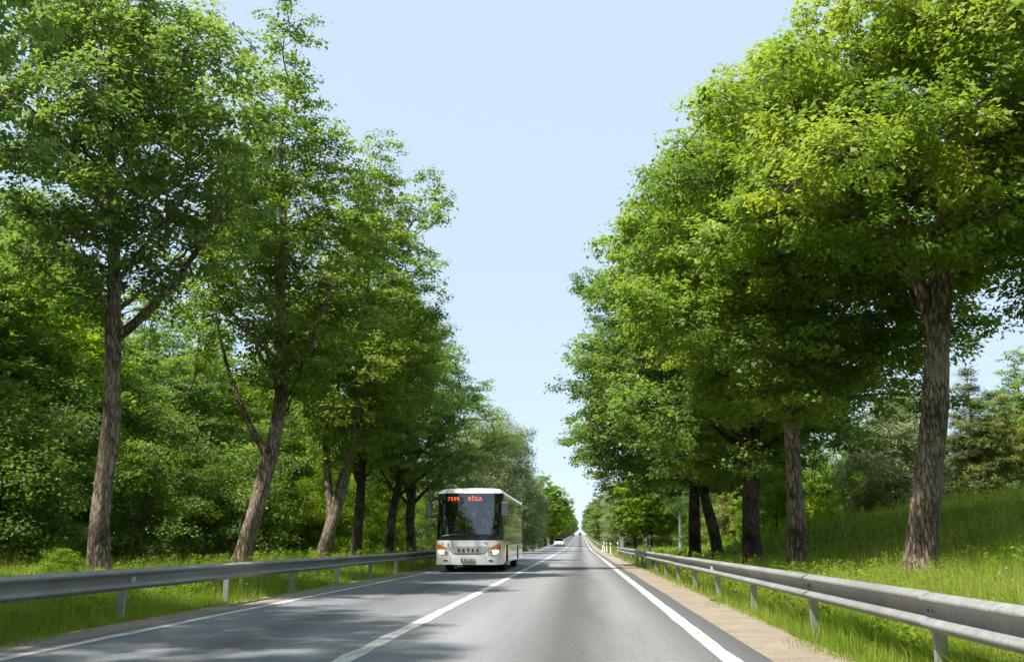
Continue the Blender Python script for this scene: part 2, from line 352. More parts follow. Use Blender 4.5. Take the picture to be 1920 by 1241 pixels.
def strip(name, x0, x1, y0, y1, dz, mat, parent=None, step=2.0, edge0=0, edge1=0, seed=0, nx=2):
    rng = np.random.default_rng(seed)
    ny = max(2, int((y1 - y0) / step) + 1)
    ys = np.linspace(y0, y1, ny)
    def rag(a):
        if not a: return np.zeros(ny)
        w = rng.normal(0, 1, ny); k = np.array([1, 2, 1]) / 4
        return np.convolve(w, k, 'same') * a
    a, b = x0 + rag(edge0), x1 + rag(edge1)
    t = np.linspace(0, 1, nx)
    XX = a[:, None] * (1 - t) + b[:, None] * t; YY = np.repeat(ys[:, None], nx, 1)
    ZZ = profile(YY) + dz
    idx = np.arange(ny * nx).reshape(ny, nx)
    q = np.stack([idx[:-1, :-1], idx[:-1, 1:], idx[1:, 1:], idx[1:, :-1]], -1).reshape(-1, 4)
    return obj(name, mesh_np(name, np.stack([XX, YY, ZZ], -1), quads=q, smooth_shade=True), mat, parent)

road = strip('road', -6.08, 1.86, -110, 900, .012, M['asphalt'], step=2.0, edge0=.02, edge1=.03, seed=3, nx=7); road['kind'] = 'structure'
for nm, a in (('gravel_shoulder', (-6.85, -5.95, -110, 900, .004)), ('gravel_shoulder', (1.7, 2.75, -110, 900, .004))):
    s = strip(nm, *a, M['gravel'], step=.35 if True else 2, edge0=.09 if a[0] < 0 else 0, edge1=0 if a[0] < 0 else .10, seed=5, nx=4); s['kind'] = 'structure'
    s['label'] = 'strip of pale gravel between the asphalt and the ' + ('left' if a[0] < 0 else 'right') + ' guardrail'
tr = strip('gravel_track', 2.35, 14, 79.5, 84.5, .012, M['gravel'], step=.5, nx=12)
for v in tr.data.vertices:
    v.co.z = float(ground_z(v.co.x, v.co.y)) + .03
tr['kind'] = 'structure'
E0 = .004
strip('edge_line', -5.86, -5.70, -110, 900, .012 + E0, M['paint'], road, edge0=.010, edge1=.010, step=.4)
strip('edge_line', 1.36, 1.55, -110, 64, .012 + E0, M['paint'], road, edge0=.010, edge1=.010, step=.3)
for k in range(8): strip('edge_dash', 1.36, 1.55, 67 + k * 6, 70.5 + k * 6, .012 + E0, M['paint'], road)
strip('edge_line', 1.36, 1.55, 116, 900, .012 + E0, M['paint'], road)
strip('centre_line', -2.45, -2.26, -110, 78, .012 + E0, M['paint'], road, edge0=.016, edge1=.016, step=.25)
for k in range(44): strip('centre_dash', -2.45, -2.27, 81 + k * 12, 90 + k * 12, .012 + E0, M['paint'], road)

# ------------------------------------------------------------------ guardrails
def beam_profile():
    half = [(.036, .006), (.048, .014), (.074, .068), (.086, .081), (.098, .084), (.112, .081), (.122, .070), (.140, .030), (.150, .014), (.155, .012)]
    pts = [(-v, d) for v, d in half[::-1]] + half
    return pts
def beam_mesh(L, side):
    prof = beam_profile(); n = len(prof)
    # side=+1: the bulges face +x
    ys = [0, L * .33, L * .66, L]
    V = []; Q = []
    for face in (0, 1):
        off = 0 if face == 0 else -.004
        b = len(V)
        for y in ys:
            for v, d in prof: V.append((side * (d + off), y, v))
        for i in range(len(ys) - 1):
            for j in range(n - 1):
                f = (b + i * n + j, b + i * n + j + 1, b + (i + 1) * n + j + 1, b + (i + 1) * n + j)
                Q.append(f)
    me = bpy.data.meshes.new('rail_panel'); me.from_pydata(V, [], Q)
    for p in me.polygons: p.use_smooth = True
    me.update(); return me
def post_mesh(side, h=.74):
    b = MB()
    w, d, t = .10, .055, .006
    # web faces the traffic, with the long adjustment slot left open near its top
    b.box(-w / 2, -.016, 0, t, -.3, h); b.box(.016, w / 2, 0, t, -.3, h)
    b.box(-.016, .016, 0, t, -.3, h - .26); b.box(-.016, .016, 0, t, h - .04, h)
    b.box(-w / 2, -w / 2 + t, t, d, -.3, h); b.box(w / 2 - t, w / 2, t, d, -.3, h)
    b.box(-w / 2 + t, -w / 2 + .02, d - t, d, -.3, h); b.box(w / 2 - .02, w / 2 - t, d - t, d, -.3, h)
    return b.mesh('post')
def bolt_mesh(side):
    b = MB()
    b.lathe([(0, .012 * side), (.012, .011 * side), (.014, 0)], 8, 'x')
    return b.mesh('bolt')
refl_white = simple('reflector_white', (.8, .8, .74), .3)
def reflector_mesh(side):
    b = MB()
    b.add([(0, 0, -.045), (side * .07, 0, -.035), (side * .07, 0, .035), (0, 0, .05), (0, .015, -.045), (side * .07, .015, -.035), (side * .07, .015, .035), (0, .015, .05)],
          [(0, 1, 2, 3), (7, 6, 5, 4), (0, 4, 5, 1), (1, 5, 6, 2), (2, 6, 7, 3), (3, 7, 4, 0)])
    return b.mesh('reflector')
def guardrail(x, y0, y1, side, label, first, refl_at=(), panel=4.0, zc=.60, curve=None):
    t = thing('guardrail', label, 'guardrail', (x, y0, 0), 0, 'steel guardrails along the road')
    pm = beam_mesh(panel + .06, side); sm = post_mesh(side); bm_ = bolt_mesh(side); rm = reflector_mesh(side)
    rng = random.Random(int(y0 * 7 + x * 3))
    k = 0; y = first
    ps = []
    while y <= y1: ps.append(y); y += panel
    for i, y in enumerate(ps):
        z = float(profile(y)); z2 = float(profile(y + panel))
        if i < len(ps) - 1:
            p = obj('rail_panel', pm, M['steel'], t, (rng.uniform(-.004, .004) + (.003 if i % 2 else 0) * side, y - y0 - .03, z + zc + rng.uniform(-.006, .006)))
            p.rotation_euler = (math.atan2(z2 - z, panel), 0, rng.uniform(-.001, .001))
        gz = float(ground_z(x - side * .07, y))
        q_ = obj('post', sm, M['steel_post'], t, (-side * .052, y - y0, min(z, gz))); q_.rotation_euler = (rng.uniform(-.012, .012), rng.uniform(-.012, .012), rng.uniform(-.06, .06))
        if y < 45:
            for dy in (-.05, .05):
                obj('bolt', bm_, M['bolt'], t, (side * .005, y - y0 + dy, z + zc))
        if i in refl_at:
            obj('reflector', rm, refl_white, t, (side * .008, y - y0 + .12, z + zc + .0))
    return t
guardrail(-6.80, -20, 330, +1, 'long galvanised guardrail on grey posts along the oncoming lane, left of the bus', -18.8, refl_at=range(2, 60, 6))
guardrail(2.86, -20, 75, -1, 'near galvanised guardrail along the right shoulder below the grassy bank', -16.2, refl_at=range(9, 24, 6))
guardrail(2.86, 112, 420, -1, 'distant guardrail on the right beyond the bollards and the track', 112.0, refl_at=())

# ------------------------------------------------------------------ trees
PROF = dict(
    linden=[(0, .72), (.06, .92), (.18, 1), (.35, 1), (.5, .95), (.65, .84), (.8, .63), (.92, .37), (1, .1)],
    tall=[(0, .55), (.1, .85), (.25, 1), (.4, .92), (.55, .72), (.7, .50), (.82, .38), (.92, .30), (1, .10)],
    loose=[(0, .35), (.1, .6), (.22, .85), (.36, 1), (.52, .97), (.68, .82), (.82, .6), (.93, .36), (1, .1)],
    spire=[(0, .4), (.1, .7), (.2, .95), (.32, 1), (.45, .9), (.58, .72), (.7, .52), (.82, .42), (.92, .34), (1, .12)],
    dome=[(0, .75), (.08, .95), (.3, 1), (.55, .93), (.75, .75), (.9, .48), (1, .12)],
    cone=[(0, .85), (.1, 1), (.3, .85), (.5, .66), (.7, .45), (.85, .25), (1, .04)],
    bush=[(0, .75), (.2, 1), (.5, .92), (.8, .6), (1, .15)],
    willow=[(0, .75), (.15, .95), (.4, 1), (.6, .9), (.8, .65), (.93, .4), (1, .1)])

def bez(p0, p1, p2, k):
    t = np.linspace(0, 1, k)[:, None]
    return (1 - t) ** 2 * p0 + 2 * t * (1 - t) * p1 + t * t * p2

def gen_tree(seed, H, r0, cb, Rm, prof='linden', lean=(0, 0), off=(0, 0), nl=85, lobe=(.7, 1.35), lpl=420, leaf=.108, lw=.9, limbs=11,
             wob=.18, droop=.25, stems=1, flat=.55, twigs=8, limb_low=.72, sides=18, spray=16, ssig=.13, extra=(), fork=None, lf=1.0):
    lpl = lpl * (1.55 if sides > 12 else 1.45); spray = int(spray * (2.6 if sides > 12 else 1.9)); ssig = ssig * 1.35
    rng = np.random.default_rng(seed)
    WV, WQ, wc = [], [], 0
    BV, BQ, bc = [], [], 0
    def addtube(P, r, n, branch=False):
        nonlocal wc, bc
        v, q = tube_np(P, r, n)
        if branch: BV.append(v); BQ.append(q + bc); bc += len(v)
        else: WV.append(v); WQ.append(q + wc); wc += len(v)
    pt = np.array(PROF[prof])
    T = H * .88
    k = max(8, int(T / .3)); hs = np.linspace(0, T, k)
    wx = np.cumsum(rng.normal(0, 1, 7)); wy = np.cumsum(rng.normal(0, 1, 7))
    wx = np.interp(hs, np.linspace(0, T, 7), wx - wx[0]); wy = np.interp(hs, np.linspace(0, T, 7), wy - wy[0])
    kk = np.ones(9) / 9
    sm = lambda a: np.convolve(np.pad(a, 4, 'edge'), kk, 'valid')
    sc = wob * smooth(0, 4, hs)
    ln = np.minimum(hs / H / lf, 1); ln = ln * (1.6 - .6 * ln) if lf < 1 else ln
    path = np.stack([lean[0] * ln + sm(wx) * sc, lean[1] * ln + sm(wy) * sc, hs], 1)
    ctr = lambda h: np.stack([np.interp(h, hs, path[:, 0]), np.interp(h, hs, path[:, 1])], -1)
    rad = r0 * (np.clip(1 - hs / (T * 1.04), 0, 1) ** .75 * .92 + .03) + r0 * .36 * np.exp(-hs / .30)
    # trunk(s)
    for s in range(stems):
        P = path.copy(); rr = rad.copy()
        if stems > 1:
            a = 2 * math.pi * s / stems + rng.uniform(-.5, .5); d = np.array([math.cos(a), math.sin(a)]) * Rm * rng.uniform(.25, .5)
            P[:, :2] += d * (hs / T)[:, None] ** 1.1 + d * .12; rr = rr * rng.uniform(.5, .8)
        n = sides if stems == 1 else 7
        v, q = tube_np(P, rr, n)
        if stems == 1 and sides > 10:   # burls, ribs and hollows
            ang = np.tile(np.arange(n) * 2 * math.pi / n, len(P)); hh = np.repeat(hs, n)
            dsp = 1 + .055 * np.sin(ang * 3 + hh * .9 + seed) + .045 * np.sin(ang * 5 - hh * 1.7 + seed * 2) + .05 * np.sin(hh * 2.3 + ang * 2 + seed) + rng.normal(0, .018, len(ang))
            dsp += .20 * np.exp(-hh / .35) * np.sin(ang * 4 + seed)
            C = np.repeat(P, n, 0); v = C + (v - C) * dsp[:, None]
        WV.append(v); WQ.append(q + wc); wc += len(v)
    if fork:                              # a second leader leaving the trunk
        fz, fd, fr, ft = fork
        p0 = np.array([*ctr(fz), fz]); p2 = np.array([*(ctr(fz) + np.array(fd)), ft]); p1 = p0 * .55 + p2 * .45 + np.array([fd[0] * .28, fd[1] * .28, -.06 * (ft - fz)])
        Pk = bez(p0, p1, p2, 26); addtube(Pk, np.linspace(fr, fr * .18, 26), 14)
    # lobes (boughs of leaves) through the crown
    cand = []
    tt = np.interp(rng.uniform(0, 1, nl * 30), np.linspace(0, 1, 40), np.interp(np.linspace(0, 1, 40), np.cumsum(np.interp(np.linspace(0, 1, 40), pt[:, 0], pt[:, 1]) ** 1.25) / np.sum(np.interp(np.linspace(0, 1, 40), pt[:, 0], pt[:, 1]) ** 1.25), np.linspace(0, 1, 40)))
    th = rng.uniform(0, 2 * math.pi, len(tt)); rf = np.sqrt(rng.uniform(.06, 1, len(tt)))
    lumpy = 1 + .16 * np.sin(th * 3 + tt * 6 + seed) + .12 * np.sin(th * 5 - tt * 9 + seed * 1.7)
    lr = rng.uniform(lobe[0], lobe[1], len(tt))
    rr = np.maximum(np.interp(tt, pt[:, 0], pt[:, 1]) * Rm * lumpy - lr * .55, .15) * rf
    zz = cb + tt * (H - cb); cc = ctr(np.minimum(zz, T)) + np.array(off) * np.interp(tt, pt[:, 0], pt[:, 1])[:, None]
    Pc = np.stack([cc[:, 0] + rr * np.cos(th), cc[:, 1] + rr * np.sin(th), zz], 1)
    keep = []
    for i in range(len(Pc)):
        if len(keep) >= nl: break
        if keep:
            d = np.linalg.norm(Pc[keep] - Pc[i], axis=1)
            if np.any(d < .44 * (lr[keep] + lr[i])): continue
        keep.append(i)
    Lc = Pc[keep]; Lr = lr[keep]
    if len(extra):
        ex = np.array(extra, float); Lc = np.vstack([Lc, ex[:, :3]]); Lr = np.concatenate([Lr, ex[:, 3]])
    nL = len(Lc)
    # limbs
    order = rng.permutation(nL); axis_d = np.linalg.norm(Lc[:, :2] - ctr(np.minimum(Lc[:, 2], T)), axis=1)
    tgt = [i for i in order if axis_d[i] > .45 * Rm * np.interp((Lc[i, 2] - cb) / (H - cb), pt[:, 0], pt[:, 1])]
    sel = []
    for i in tgt:
        if len(sel) >= limbs: break
        if all(np.linalg.norm(Lc[i] - Lc[j]) > Rm * .55 for j in sel): sel.append(i)
    S = [path[hs > cb * .9]]; used = set(sel)
    for i in sel:
        p2 = Lc[i]; d = axis_d[i]
        z0 = float(np.clip(p2[2] - d * rng.uniform(.75, 1.25), cb * limb_low, T * .9))
        p0 = np.array([*ctr(z0), z0]); rt = float(np.interp(z0, hs, rad))
        p1 = p0 + (p2 - p0) * .5; p1[2] += rng.uniform(.02, .22) * d; p1[:2] += rng.normal(0, .1 * d, 2)
        Pk = bez(p0, p1, p2, 14); Pk[2:-1] += rng.normal(0, .035, (11, 3))
        addtube(Pk, np.linspace(min(rt * .40, .03 + .024 * np.linalg.norm(p2 - p0)), .018, 14), 8); S.append(Pk[4:])
    S = np.vstack(S)
    for i in range(nL):
        if i in used: continue
        d = np.linalg.norm(S - Lc[i], axis=1) + 1.2 * np.maximum(S[:, 2] - Lc[i, 2] + .3, 0)
        p0 = S[np.argmin(d)]; p2 = Lc[i]; L_ = np.linalg.norm(p2 - p0)
        p1 = (p0 + p2) / 2 + np.array([*rng.normal(0, .12, 2), .12]) * L_
        addtube(bez(p0, p1, p2, 7), np.linspace(.014 + .010 * L_, .010, 7), 5, True)
    # leaves
    cnt = np.maximum(1, (lpl * (Lr / np.mean(lobe)) ** 2 / spray)).astype(int)
    li = np.repeat(np.arange(nL), cnt); ns = len(li)
    dv = rng.normal(0, 1, (ns, 3)); dv[:, 2] = dv[:, 2] * .85 + .28; dv /= np.linalg.norm(dv, axis=1)[:, None]
    rs = rng.uniform(.12, 1, ns) ** .42 * rng.uniform(.85, 1.22, ns)
    SP = Lc[li] + dv * (Lr[li] * rs)[:, None] * np.array([1, 1, flat]); SP[:, 2] -= droop * (Lr[li] * (rs * np.hypot(dv[:, 0], dv[:, 1])) ** 2) * .6
    # twigs
    tw = np.concatenate([np.flatnonzero(li == i)[:twigs] for i in range(nL)]) if twigs else []
    for j in tw:
        p0 = Lc[li[j]]; p2 = SP[j]; p1 = (p0 + p2) / 2 + np.array([0, 0, .12 * Lr[li[j]]])
        addtube(bez(p0, p1, p2, 4), np.array([.010, .008, .006, .003]), 3, True)
    ki = np.repeat(np.arange(ns), spray); N = len(ki)
    C = SP[ki] + rng.normal(0, 1, (N, 3)) * ssig * np.array([1, 1, .45])
    nrm = np.array([0, 0, 1.]) * .75 + dv[ki] * .55 + rng.normal(0, .36, (N, 3)); nrm /= np.linalg.norm(nrm, axis=1)[:, None]
    dr = rng.normal(0, 1, (N, 3)) + dv[ki] * .8; dr[:, 2] -= droop * 2.2
    dr -= nrm * np.sum(dr * nrm, 1)[:, None]; dr /= np.linalg.norm(dr, axis=1)[:, None] + 1e-9
    sd = np.cross(nrm, dr); LL = (leaf * rng.uniform(.5, 1.4, N))[:, None]
    lwd = LL * lw * .56
    V = np.stack([C - dr * LL * .42 + sd * lwd, C + dr * LL * .62, C - dr * LL * .42 - sd * lwd], 1).reshape(-1, 3)
    tri = np.arange(N * 3).reshape(-1, 3)
    tl = rng.normal(0, .15, nL)[li]; ts = rng.normal(0, .10, ns)
    tint = np.clip(.46 + (tl + ts)[ki] + rng.normal(0, .07, N), 0, 1)
    return dict(wood=(np.vstack(WV), np.vstack(WQ)), branch=(np.vstack(BV), np.vstack(BQ)) if BV else None, leaf=(V, tri, tint))

def tree_meshes(name, g):
    w = mesh_np(name + '_trunk', g['wood'][0], quads=g['wood'][1], smooth_shade=True)
    b = mesh_np(name + '_branches', g['branch'][0], quads=g['branch'][1], smooth_shade=True) if g['branch'] else None
    l = mesh_np(name + '_crown', g['leaf'][0], tris=g['leaf'][1], tint=g['leaf'][2])
    return w, b, l

def place_tree(name, ms, label, cat, loc, rz=0, sc=1, bark=None, leafm=None, group=None):
    if len(loc) == 2: loc = (loc[0], loc[1], float(ground_z(loc[0], loc[1])) - .06)
    t = thing(name, label, cat, loc, rz, group)
    t.scale = (sc, sc, sc) if not isinstance(sc, tuple) else sc
    for nm, me, mt in (('trunk', ms[0], bark), ('branches', ms[1], bark), ('crown', ms[2], leafm)):
        if me is None: continue
        o = obj(nm, me, None, t)
        if not me.materials: me.materials.append(mt)
        elif me.materials[0] != mt:
            o.material_slots[0].link = 'OBJECT'; o.material_slots[0].material = mt
        if nm != 'trunk': o['kind'] = 'stuff'
    return t

ROW_L, ROW_R = 'roadside trees of the left row', 'roadside trees of the right row'
LG, LY, LD = M['leaf_green'], M['leaf_yellow'], M['leaf_deep']
BK, BD = M['bark'], M['bark_dark']
hero = {}
def hero_tree(key, label, loc, leafm, bark, group, **kw):
    hero[key] = tree_meshes('linden_' + key, gen_tree(**kw))
    return place_tree('linden_tree', hero[key], label, 'tree', loc, 0, 1, bark, leafm, group)

# left row, near to far
hero_tree('a', 'nearest full tree of the left row, straight brown trunk with spreading forked limbs', (-10.35, 18.9), LD, BK, ROW_L,
          seed=11, H=16.6, r0=.235, cb=6.0, Rm=3.7, prof='loose', flat=.8, lean=(-1.9, 0), nl=115, lpl=370, limbs=13, limb_low=.98, fork=(5.4, (2.3, .4), .12, 9.4))
hero_tree('b', 'tallest tree of the left row, leaning trunk and loose yellowish spire against the sky', (-10.4, 27.0), LY, BK, ROW_L,
          seed=23, H=18.9, r0=.275, cb=5.6, Rm=3.6, prof='spire', flat=.8, lean=(1.0, 0), lf=.35, nl=112, lpl=390, limbs=12, limb_low=.7, fork=(3.4, (-2.4, .3), .12, 9.0))
hero_tree('c', 'left row tree with a twin trunk forking low, right of the leaning tall tree', (-10.4, 35.6), LY, BK, ROW_L,
          seed=31, H=18.6, r0=.28, cb=4.6, Rm=3.8, prof='spire', flat=.8, lean=(1.2, 0), lf=.4, nl=122, lpl=410, limbs=11, fork=(1.7, (-1.0, .3), .19, 12.0),
          extra=[(4.3, .2, 15.5, 1.0), (4.6, -.3, 14.2, .85), (3.7, .5, 16.6, .9), (3.4, 0, 14.6, 1.1), (2.9, 0, 13.2, 1.1)])
hero_tree('d', 'slender forked tree of the left row, first right of the twin trunk', (-10.3, 41.0), LG, BD, ROW_L,
          seed=43, H=14.6, r0=.26, cb=4.2, Rm=4.3, prof='loose', flat=.75, lean=(.3, 0), nl=100, lpl=330, limbs=11, fork=(3.4, (-1.5, .2), .17, 9.0))
hero_tree('e', 'straight tree of the left row, second trunk left of the bus', (-10.3, 48.2), LG, BD, ROW_L,
          seed=57, H=14.6, r0=.28, cb=4.4, Rm=4.5, prof='loose', flat=.75, lean=(.1, 0), nl=100, lpl=330, limbs=11)
hero_tree('f', 'farthest linden of the left row, dark crown reaching over the bus roof', (-10.4, 54.7), LD, BD, ROW_L,
          seed=61, H=13.6, r0=.34, cb=4.2, Rm=5.3, prof='dome', lean=(.2, 0), nl=130, lpl=430, limbs=12, off=(.3, 0))
# right row, near to far
hero_tree('g', 'nearest tree of the right row, thick rough trunk with peeling bark beside the bank', (6.95, 19.4), LY, BK, ROW_R,
          seed=71, H=16.2, r0=.325, cb=6.8, Rm=4.9, lean=(2.6, 0), flat=.65, extra=[(3.4, .3, 6.0, 1.1), (4.6, 0, 6.5, 1.2), (2.9, -.9, 6.9, 1.1), (5.2, .6, 7.4, 1.2), (4.0, -.6, 5.4, .85), (5.8, .2, 6.2, .9)], nl=165, lpl=640, limbs=13, limb_low=1.0, sides=26, leaf=.105, fork=(5.0, (-.7, .5), .17, 11.5))
hero_tree('h', 'second tree of the right row, trunk forking below a dense bright crown', (5.65, 24.4), LY, BK, ROW_R,
          seed=83, H=15.0, r0=.255, cb=4.5, Rm=4.6, prof='dome', lean=(.5, 0), limb_low=1.05, flat=.65, nl=160, lpl=640, limbs=12, fork=(3.6, (-.7, .4), .15, 9.5), leaf=.105)
hero_tree('i', 'third tree of the right row, stout dark trunk', (5.85, 31.8), LG, BD, ROW_R,
          seed=97, H=16.4, r0=.34, cb=3.7, Rm=5.4, prof='dome', lean=(.2, 0), nl=180, lpl=540, limbs=12, limb_low=1.05, flat=.65)
hero_tree('j', 'dark leaning trunk, right one of the crossed pair in the right row', (6.0, 40.4), LG, BD, ROW_R,
          seed=101, H=15.6, r0=.27, cb=3.5, Rm=5.0, prof='dome', lean=(-1.0, .3), limb_low=1.0, nl=110, lpl=430, limbs=11, fork=(4.2, (1.6, .2), .15, 8.5))
hero_tree('k', 'farthest linden of the right row, crown hanging over the driving lane', (5.3, 42.8), LG, BD, ROW_R,
          seed=113, H=17.2, r0=.30, cb=3.6, Rm=6.0, lean=(0, 0), limb_low=1.1, flat=.65, nl=215, lpl=520, limbs=12, off=(-.7, 0))
# trees level with and behind the camera: they shade the road and show in the bus windows
place_tree('linden_tree', hero['d'], 'tree of the left row whose bare branch enters at the left picture edge', 'tree', (-11.2, 9.6), 2.1, 1.0, BK, LD, ROW_L)
place_tree('linden_tree', hero['i'], 'tree of the right row whose leafy branch hangs in at the top right corner', 'tree', (9.0, 7.2), 2.6, .9, BD, LG, ROW_R)
for x, y, k, rz, lm in ((-10.4, 1.5, 'c', 1.2, LG), (-10.6, -7.5, 'e', .4, LG), (-10.3, -17, 'a', 2.9, LG), (-10.4, -27, 'f', 1.7, LG), (6.4, 0.5, 'j', .9, LG), (5.8, -9, 'g', 3.6, LG), (5.6, -18, 'k', 2.2, LG), (5.8, -28, 'h', 1.0, LG)):
    place_tree('linden_tree', hero[k], 'tree of the rows beside the camera, seen only as shade and reflection', 'tree', (x, y), rz, .95, BD, lm, 'roadside trees out of frame')

# ---- background kinds
bgk = {}
bgk['w1'] = tree_meshes('wood_a', gen_tree(seed=201, H=12.5, r0=.2, cb=2.2, Rm=3.3, prof='linden', nl=60, lobe=(.9, 1.5), lpl=490, leaf=.125, limbs=8, twigs=3, sides=8))
bgk['w2'] = tree_meshes('wood_b', gen_tree(seed=207, H=14, r0=.2, cb=2.8, Rm=3.0, prof='tall', nl=60, lobe=(.8, 1.4), lpl=490, leaf=.125, limbs=8, twigs=3, sides=8))
bgk['w3'] = tree_meshes('wood_c', gen_tree(seed=213, H=10.5, r0=.17, cb=1.2, Rm=3.2, prof='dome', nl=60, lobe=(.8, 1.4), lpl=490, leaf=.125, limbs=8, twigs=3, sides=8))
bgk['s1'] = tree_meshes('shrub_a', gen_tree(seed=221, H=5.4, r0=.07, cb=.15, Rm=2.5, prof='bush', nl=42, lobe=(.55, 1.0), lpl=322, leaf=.085, limbs=7, twigs=4, stems=5, spray=10, ssig=.15))
bgk['s2'] = tree_meshes('shrub_b', gen_tree(seed=227, H=4.2, r0=.06, cb=.1, Rm=2.2, prof='bush', nl=36, lobe=(.5, .9), lpl=322, leaf=.085, limbs=6, twigs=4, stems=4, spray=10, ssig=.15))
bgk['s3'] = tree_meshes('shrub_c', gen_tree(seed=229, H=6.6, r0=.08, cb=.3, Rm=2.3, prof='willow', nl=46, lobe=(.55, 1.0), lpl=308, leaf=.085, limbs=7, twigs=4, stems=4, spray=10, ssig=.16))
bgk['wi1'] = tree_meshes('willow_a', gen_tree(seed=241, H=15, r0=.4, cb=1.0, Rm=4.6, prof='willow', nl=110, lobe=(.9, 1.6), lpl=430, leaf=.24, lw=.38, limbs=10, twigs=8, droop=.55, spray=16, ssig=.26, flat=.9, sides=10))
bgk['wi2'] = tree_meshes('willow_b', gen_tree(seed=247, H=8, r0=.2, cb=.6, Rm=3.2, prof='bush', nl=65, lobe=(.7, 1.2), lpl=380, leaf=.17, lw=.4, limbs=8, twigs=6, droop=.5, spray=14, ssig=.2, flat=.9, stems=4))
bgk['bi'] = tree_meshes('birch', gen_tree(seed=253, H=15, r0=.17, cb=3.6, Rm=2.8, prof='tall', nl=55, lobe=(.6, 1.1), lpl=170, leaf=.10, limbs=9, twigs=6, droop=.7, spray=10, ssig=.18, sides=12, wob=.12))
bgk['pi'] = tree_meshes('pine', gen_tree(seed=259, H=8.2, r0=.15, cb=.5, Rm=2.5, prof='cone', nl=150, lobe=(.35, .62), lpl=260, leaf=.16, lw=.24, limbs=14, twigs=4, droop=.05, spray=18, ssig=.11, flat=.6, sides=8, wob=.05))
bgk['sp'] = tree_meshes('sapling', gen_tree(seed=263, H=5.2, r0=.045, cb=.9, Rm=1.3, prof='tall', nl=26, lobe=(.35, .65), lpl=120, leaf=.10, limbs=6, twigs=4, spray=8, ssig=.12, sides=6))
bgk['f1'] = tree_meshes('far_linden', gen_tree(seed=271, H=13, r0=.3, cb=2.6, Rm=4.8, prof='dome', nl=85, lobe=(1.0, 1.7), lpl=190, leaf=.26, limbs=8, twigs=2, sides=8))

WOOD, SHRUB = 'trees of the wood behind the left row', 'shrubs at the edge of the left wood'
rng = random.Random(5)
def scat(x, y, j): return x + rng.uniform(-j, j), y + rng.uniform(-j, j)
# wood on the left
for row, (x, sc, kinds) in enumerate(((-19.5, .98, ('w3', 'w1', 'w2')), (-23.5, 1.12, ('w1', 'w2', 'w3')), (-28.5, 1.22, ('w2', 'w1')), (-35, 1.3, ('w1', 'w2')), (-44, 1.25, ('w2', 'w1')))):
    y = 6 if row < 3 else 14
    step = (4.2, 4.4, 5.0, 6.5, 8)[row]; k = 0
    while y < (84 if row < 3 else 110):
        place_tree('woodland_tree', bgk[kinds[k % len(kinds)]], ('leafy tree at the front of the left wood', 'tree in the second rank of the left wood', 'tree deep in the left wood', 'tree far back in the left wood', 'tree at the very back of the left wood')[row],
                   'tree', scat(x, y, 1.1), rng.uniform(0, 6.3), sc * rng.uniform(.85, 1.12), M['bark_grey'], (M['leaf_wood'], M['leaf_birch'], M['leaf_green'], M['leaf_lime'])[rng.randrange(4)], WOOD)
        y += step * rng.uniform(.8, 1.2); k += 1
y = 7; k = 0
while y < 62:
    place_tree('shrub', bgk[('s1', 's3', 's2')[k % 3]], 'leafy shrub under the left wood behind the row of trunks', 'shrub', scat(-15.6, y, .9), rng.uniform(0, 6.3), rng.uniform(.8, 1.1), M['bark_grey'], (M['leaf_wood'], M['leaf_green'], M['leaf_birch'])[k % 3 if k % 2 else 0], SHRUB)
    y += 2.7 * rng.uniform(.8, 1.2); k += 1
for x, y, s, l in ((-13.2, 44.5, .85, 'bright yellow-green shrub between the twin trunk and the next trunk'), (-13.0, 50.5, .9, 'bright yellow-green shrub beside the two straight trunks'), (-12.8, 57, .95, 'bright yellow-green shrub behind the trunk next to the bus'), (-12.2, 63, .9, 'bright yellow-green shrub half hidden by the bus')):
    place_tree('shrub', bgk['s1'], l, 'shrub', (x, y), rng.uniform(0, 6), s, M['bark_grey'], M['leaf_lime'], 'bright shrubs left of the bus')
place_tree('shrub', bgk['s2'], 'fresh green rounded shrub between the leaning tree and the twin trunk', 'shrub', (-14.2, 36.5), 1.0, 1.15, M['bark_grey'], M['leaf_green'])
place_tree('sapling', bgk['s2'], 'small yellow-green sapling behind the left guardrail, beside the nearest trunk', 'sapling', (-10.55, 17.6), .4, (.28, .28, .19), M['bark_grey'], M['leaf_lime'])
# left, beyond the lindens
for x, y, s, l in ((-10.8, 76, .74, 'nearest grey-green willow behind the bus'), (-9.8, 90, .98, 'second grey-green willow behind the bus'), (-9.4, 108, 1.12, 'tallest grey-green willow, its feathery top behind the bus'), (-8.8, 128, .9, 'fourth willow, right of the bus roof'), (-8.2, 146, .74, 'last and lowest willow before the bright green trees')):
    place_tree('willow_tree', bgk['wi1'], l, 'tree', (x, y), y * .37, s, M['bark_grey'], M['leaf_willow'], 'willows behind the bus')
for x, y in ((-15, 70), (-16.5, 80), (-17, 92), (-16, 104)):
    place_tree('woodland_tree', bgk['w1'], 'light green tree rising behind the bus and the willows', 'tree', (x, y), y, .75, M['bark_grey'], M['leaf_lime'], 'trees between wood and willows')
place_tree('linden_tree', bgk['f1'], 'bright green tree overhanging the road beyond the willows', 'tree', (-6.6, 168), .5, 1.0, BD, M['leaf_lime'])
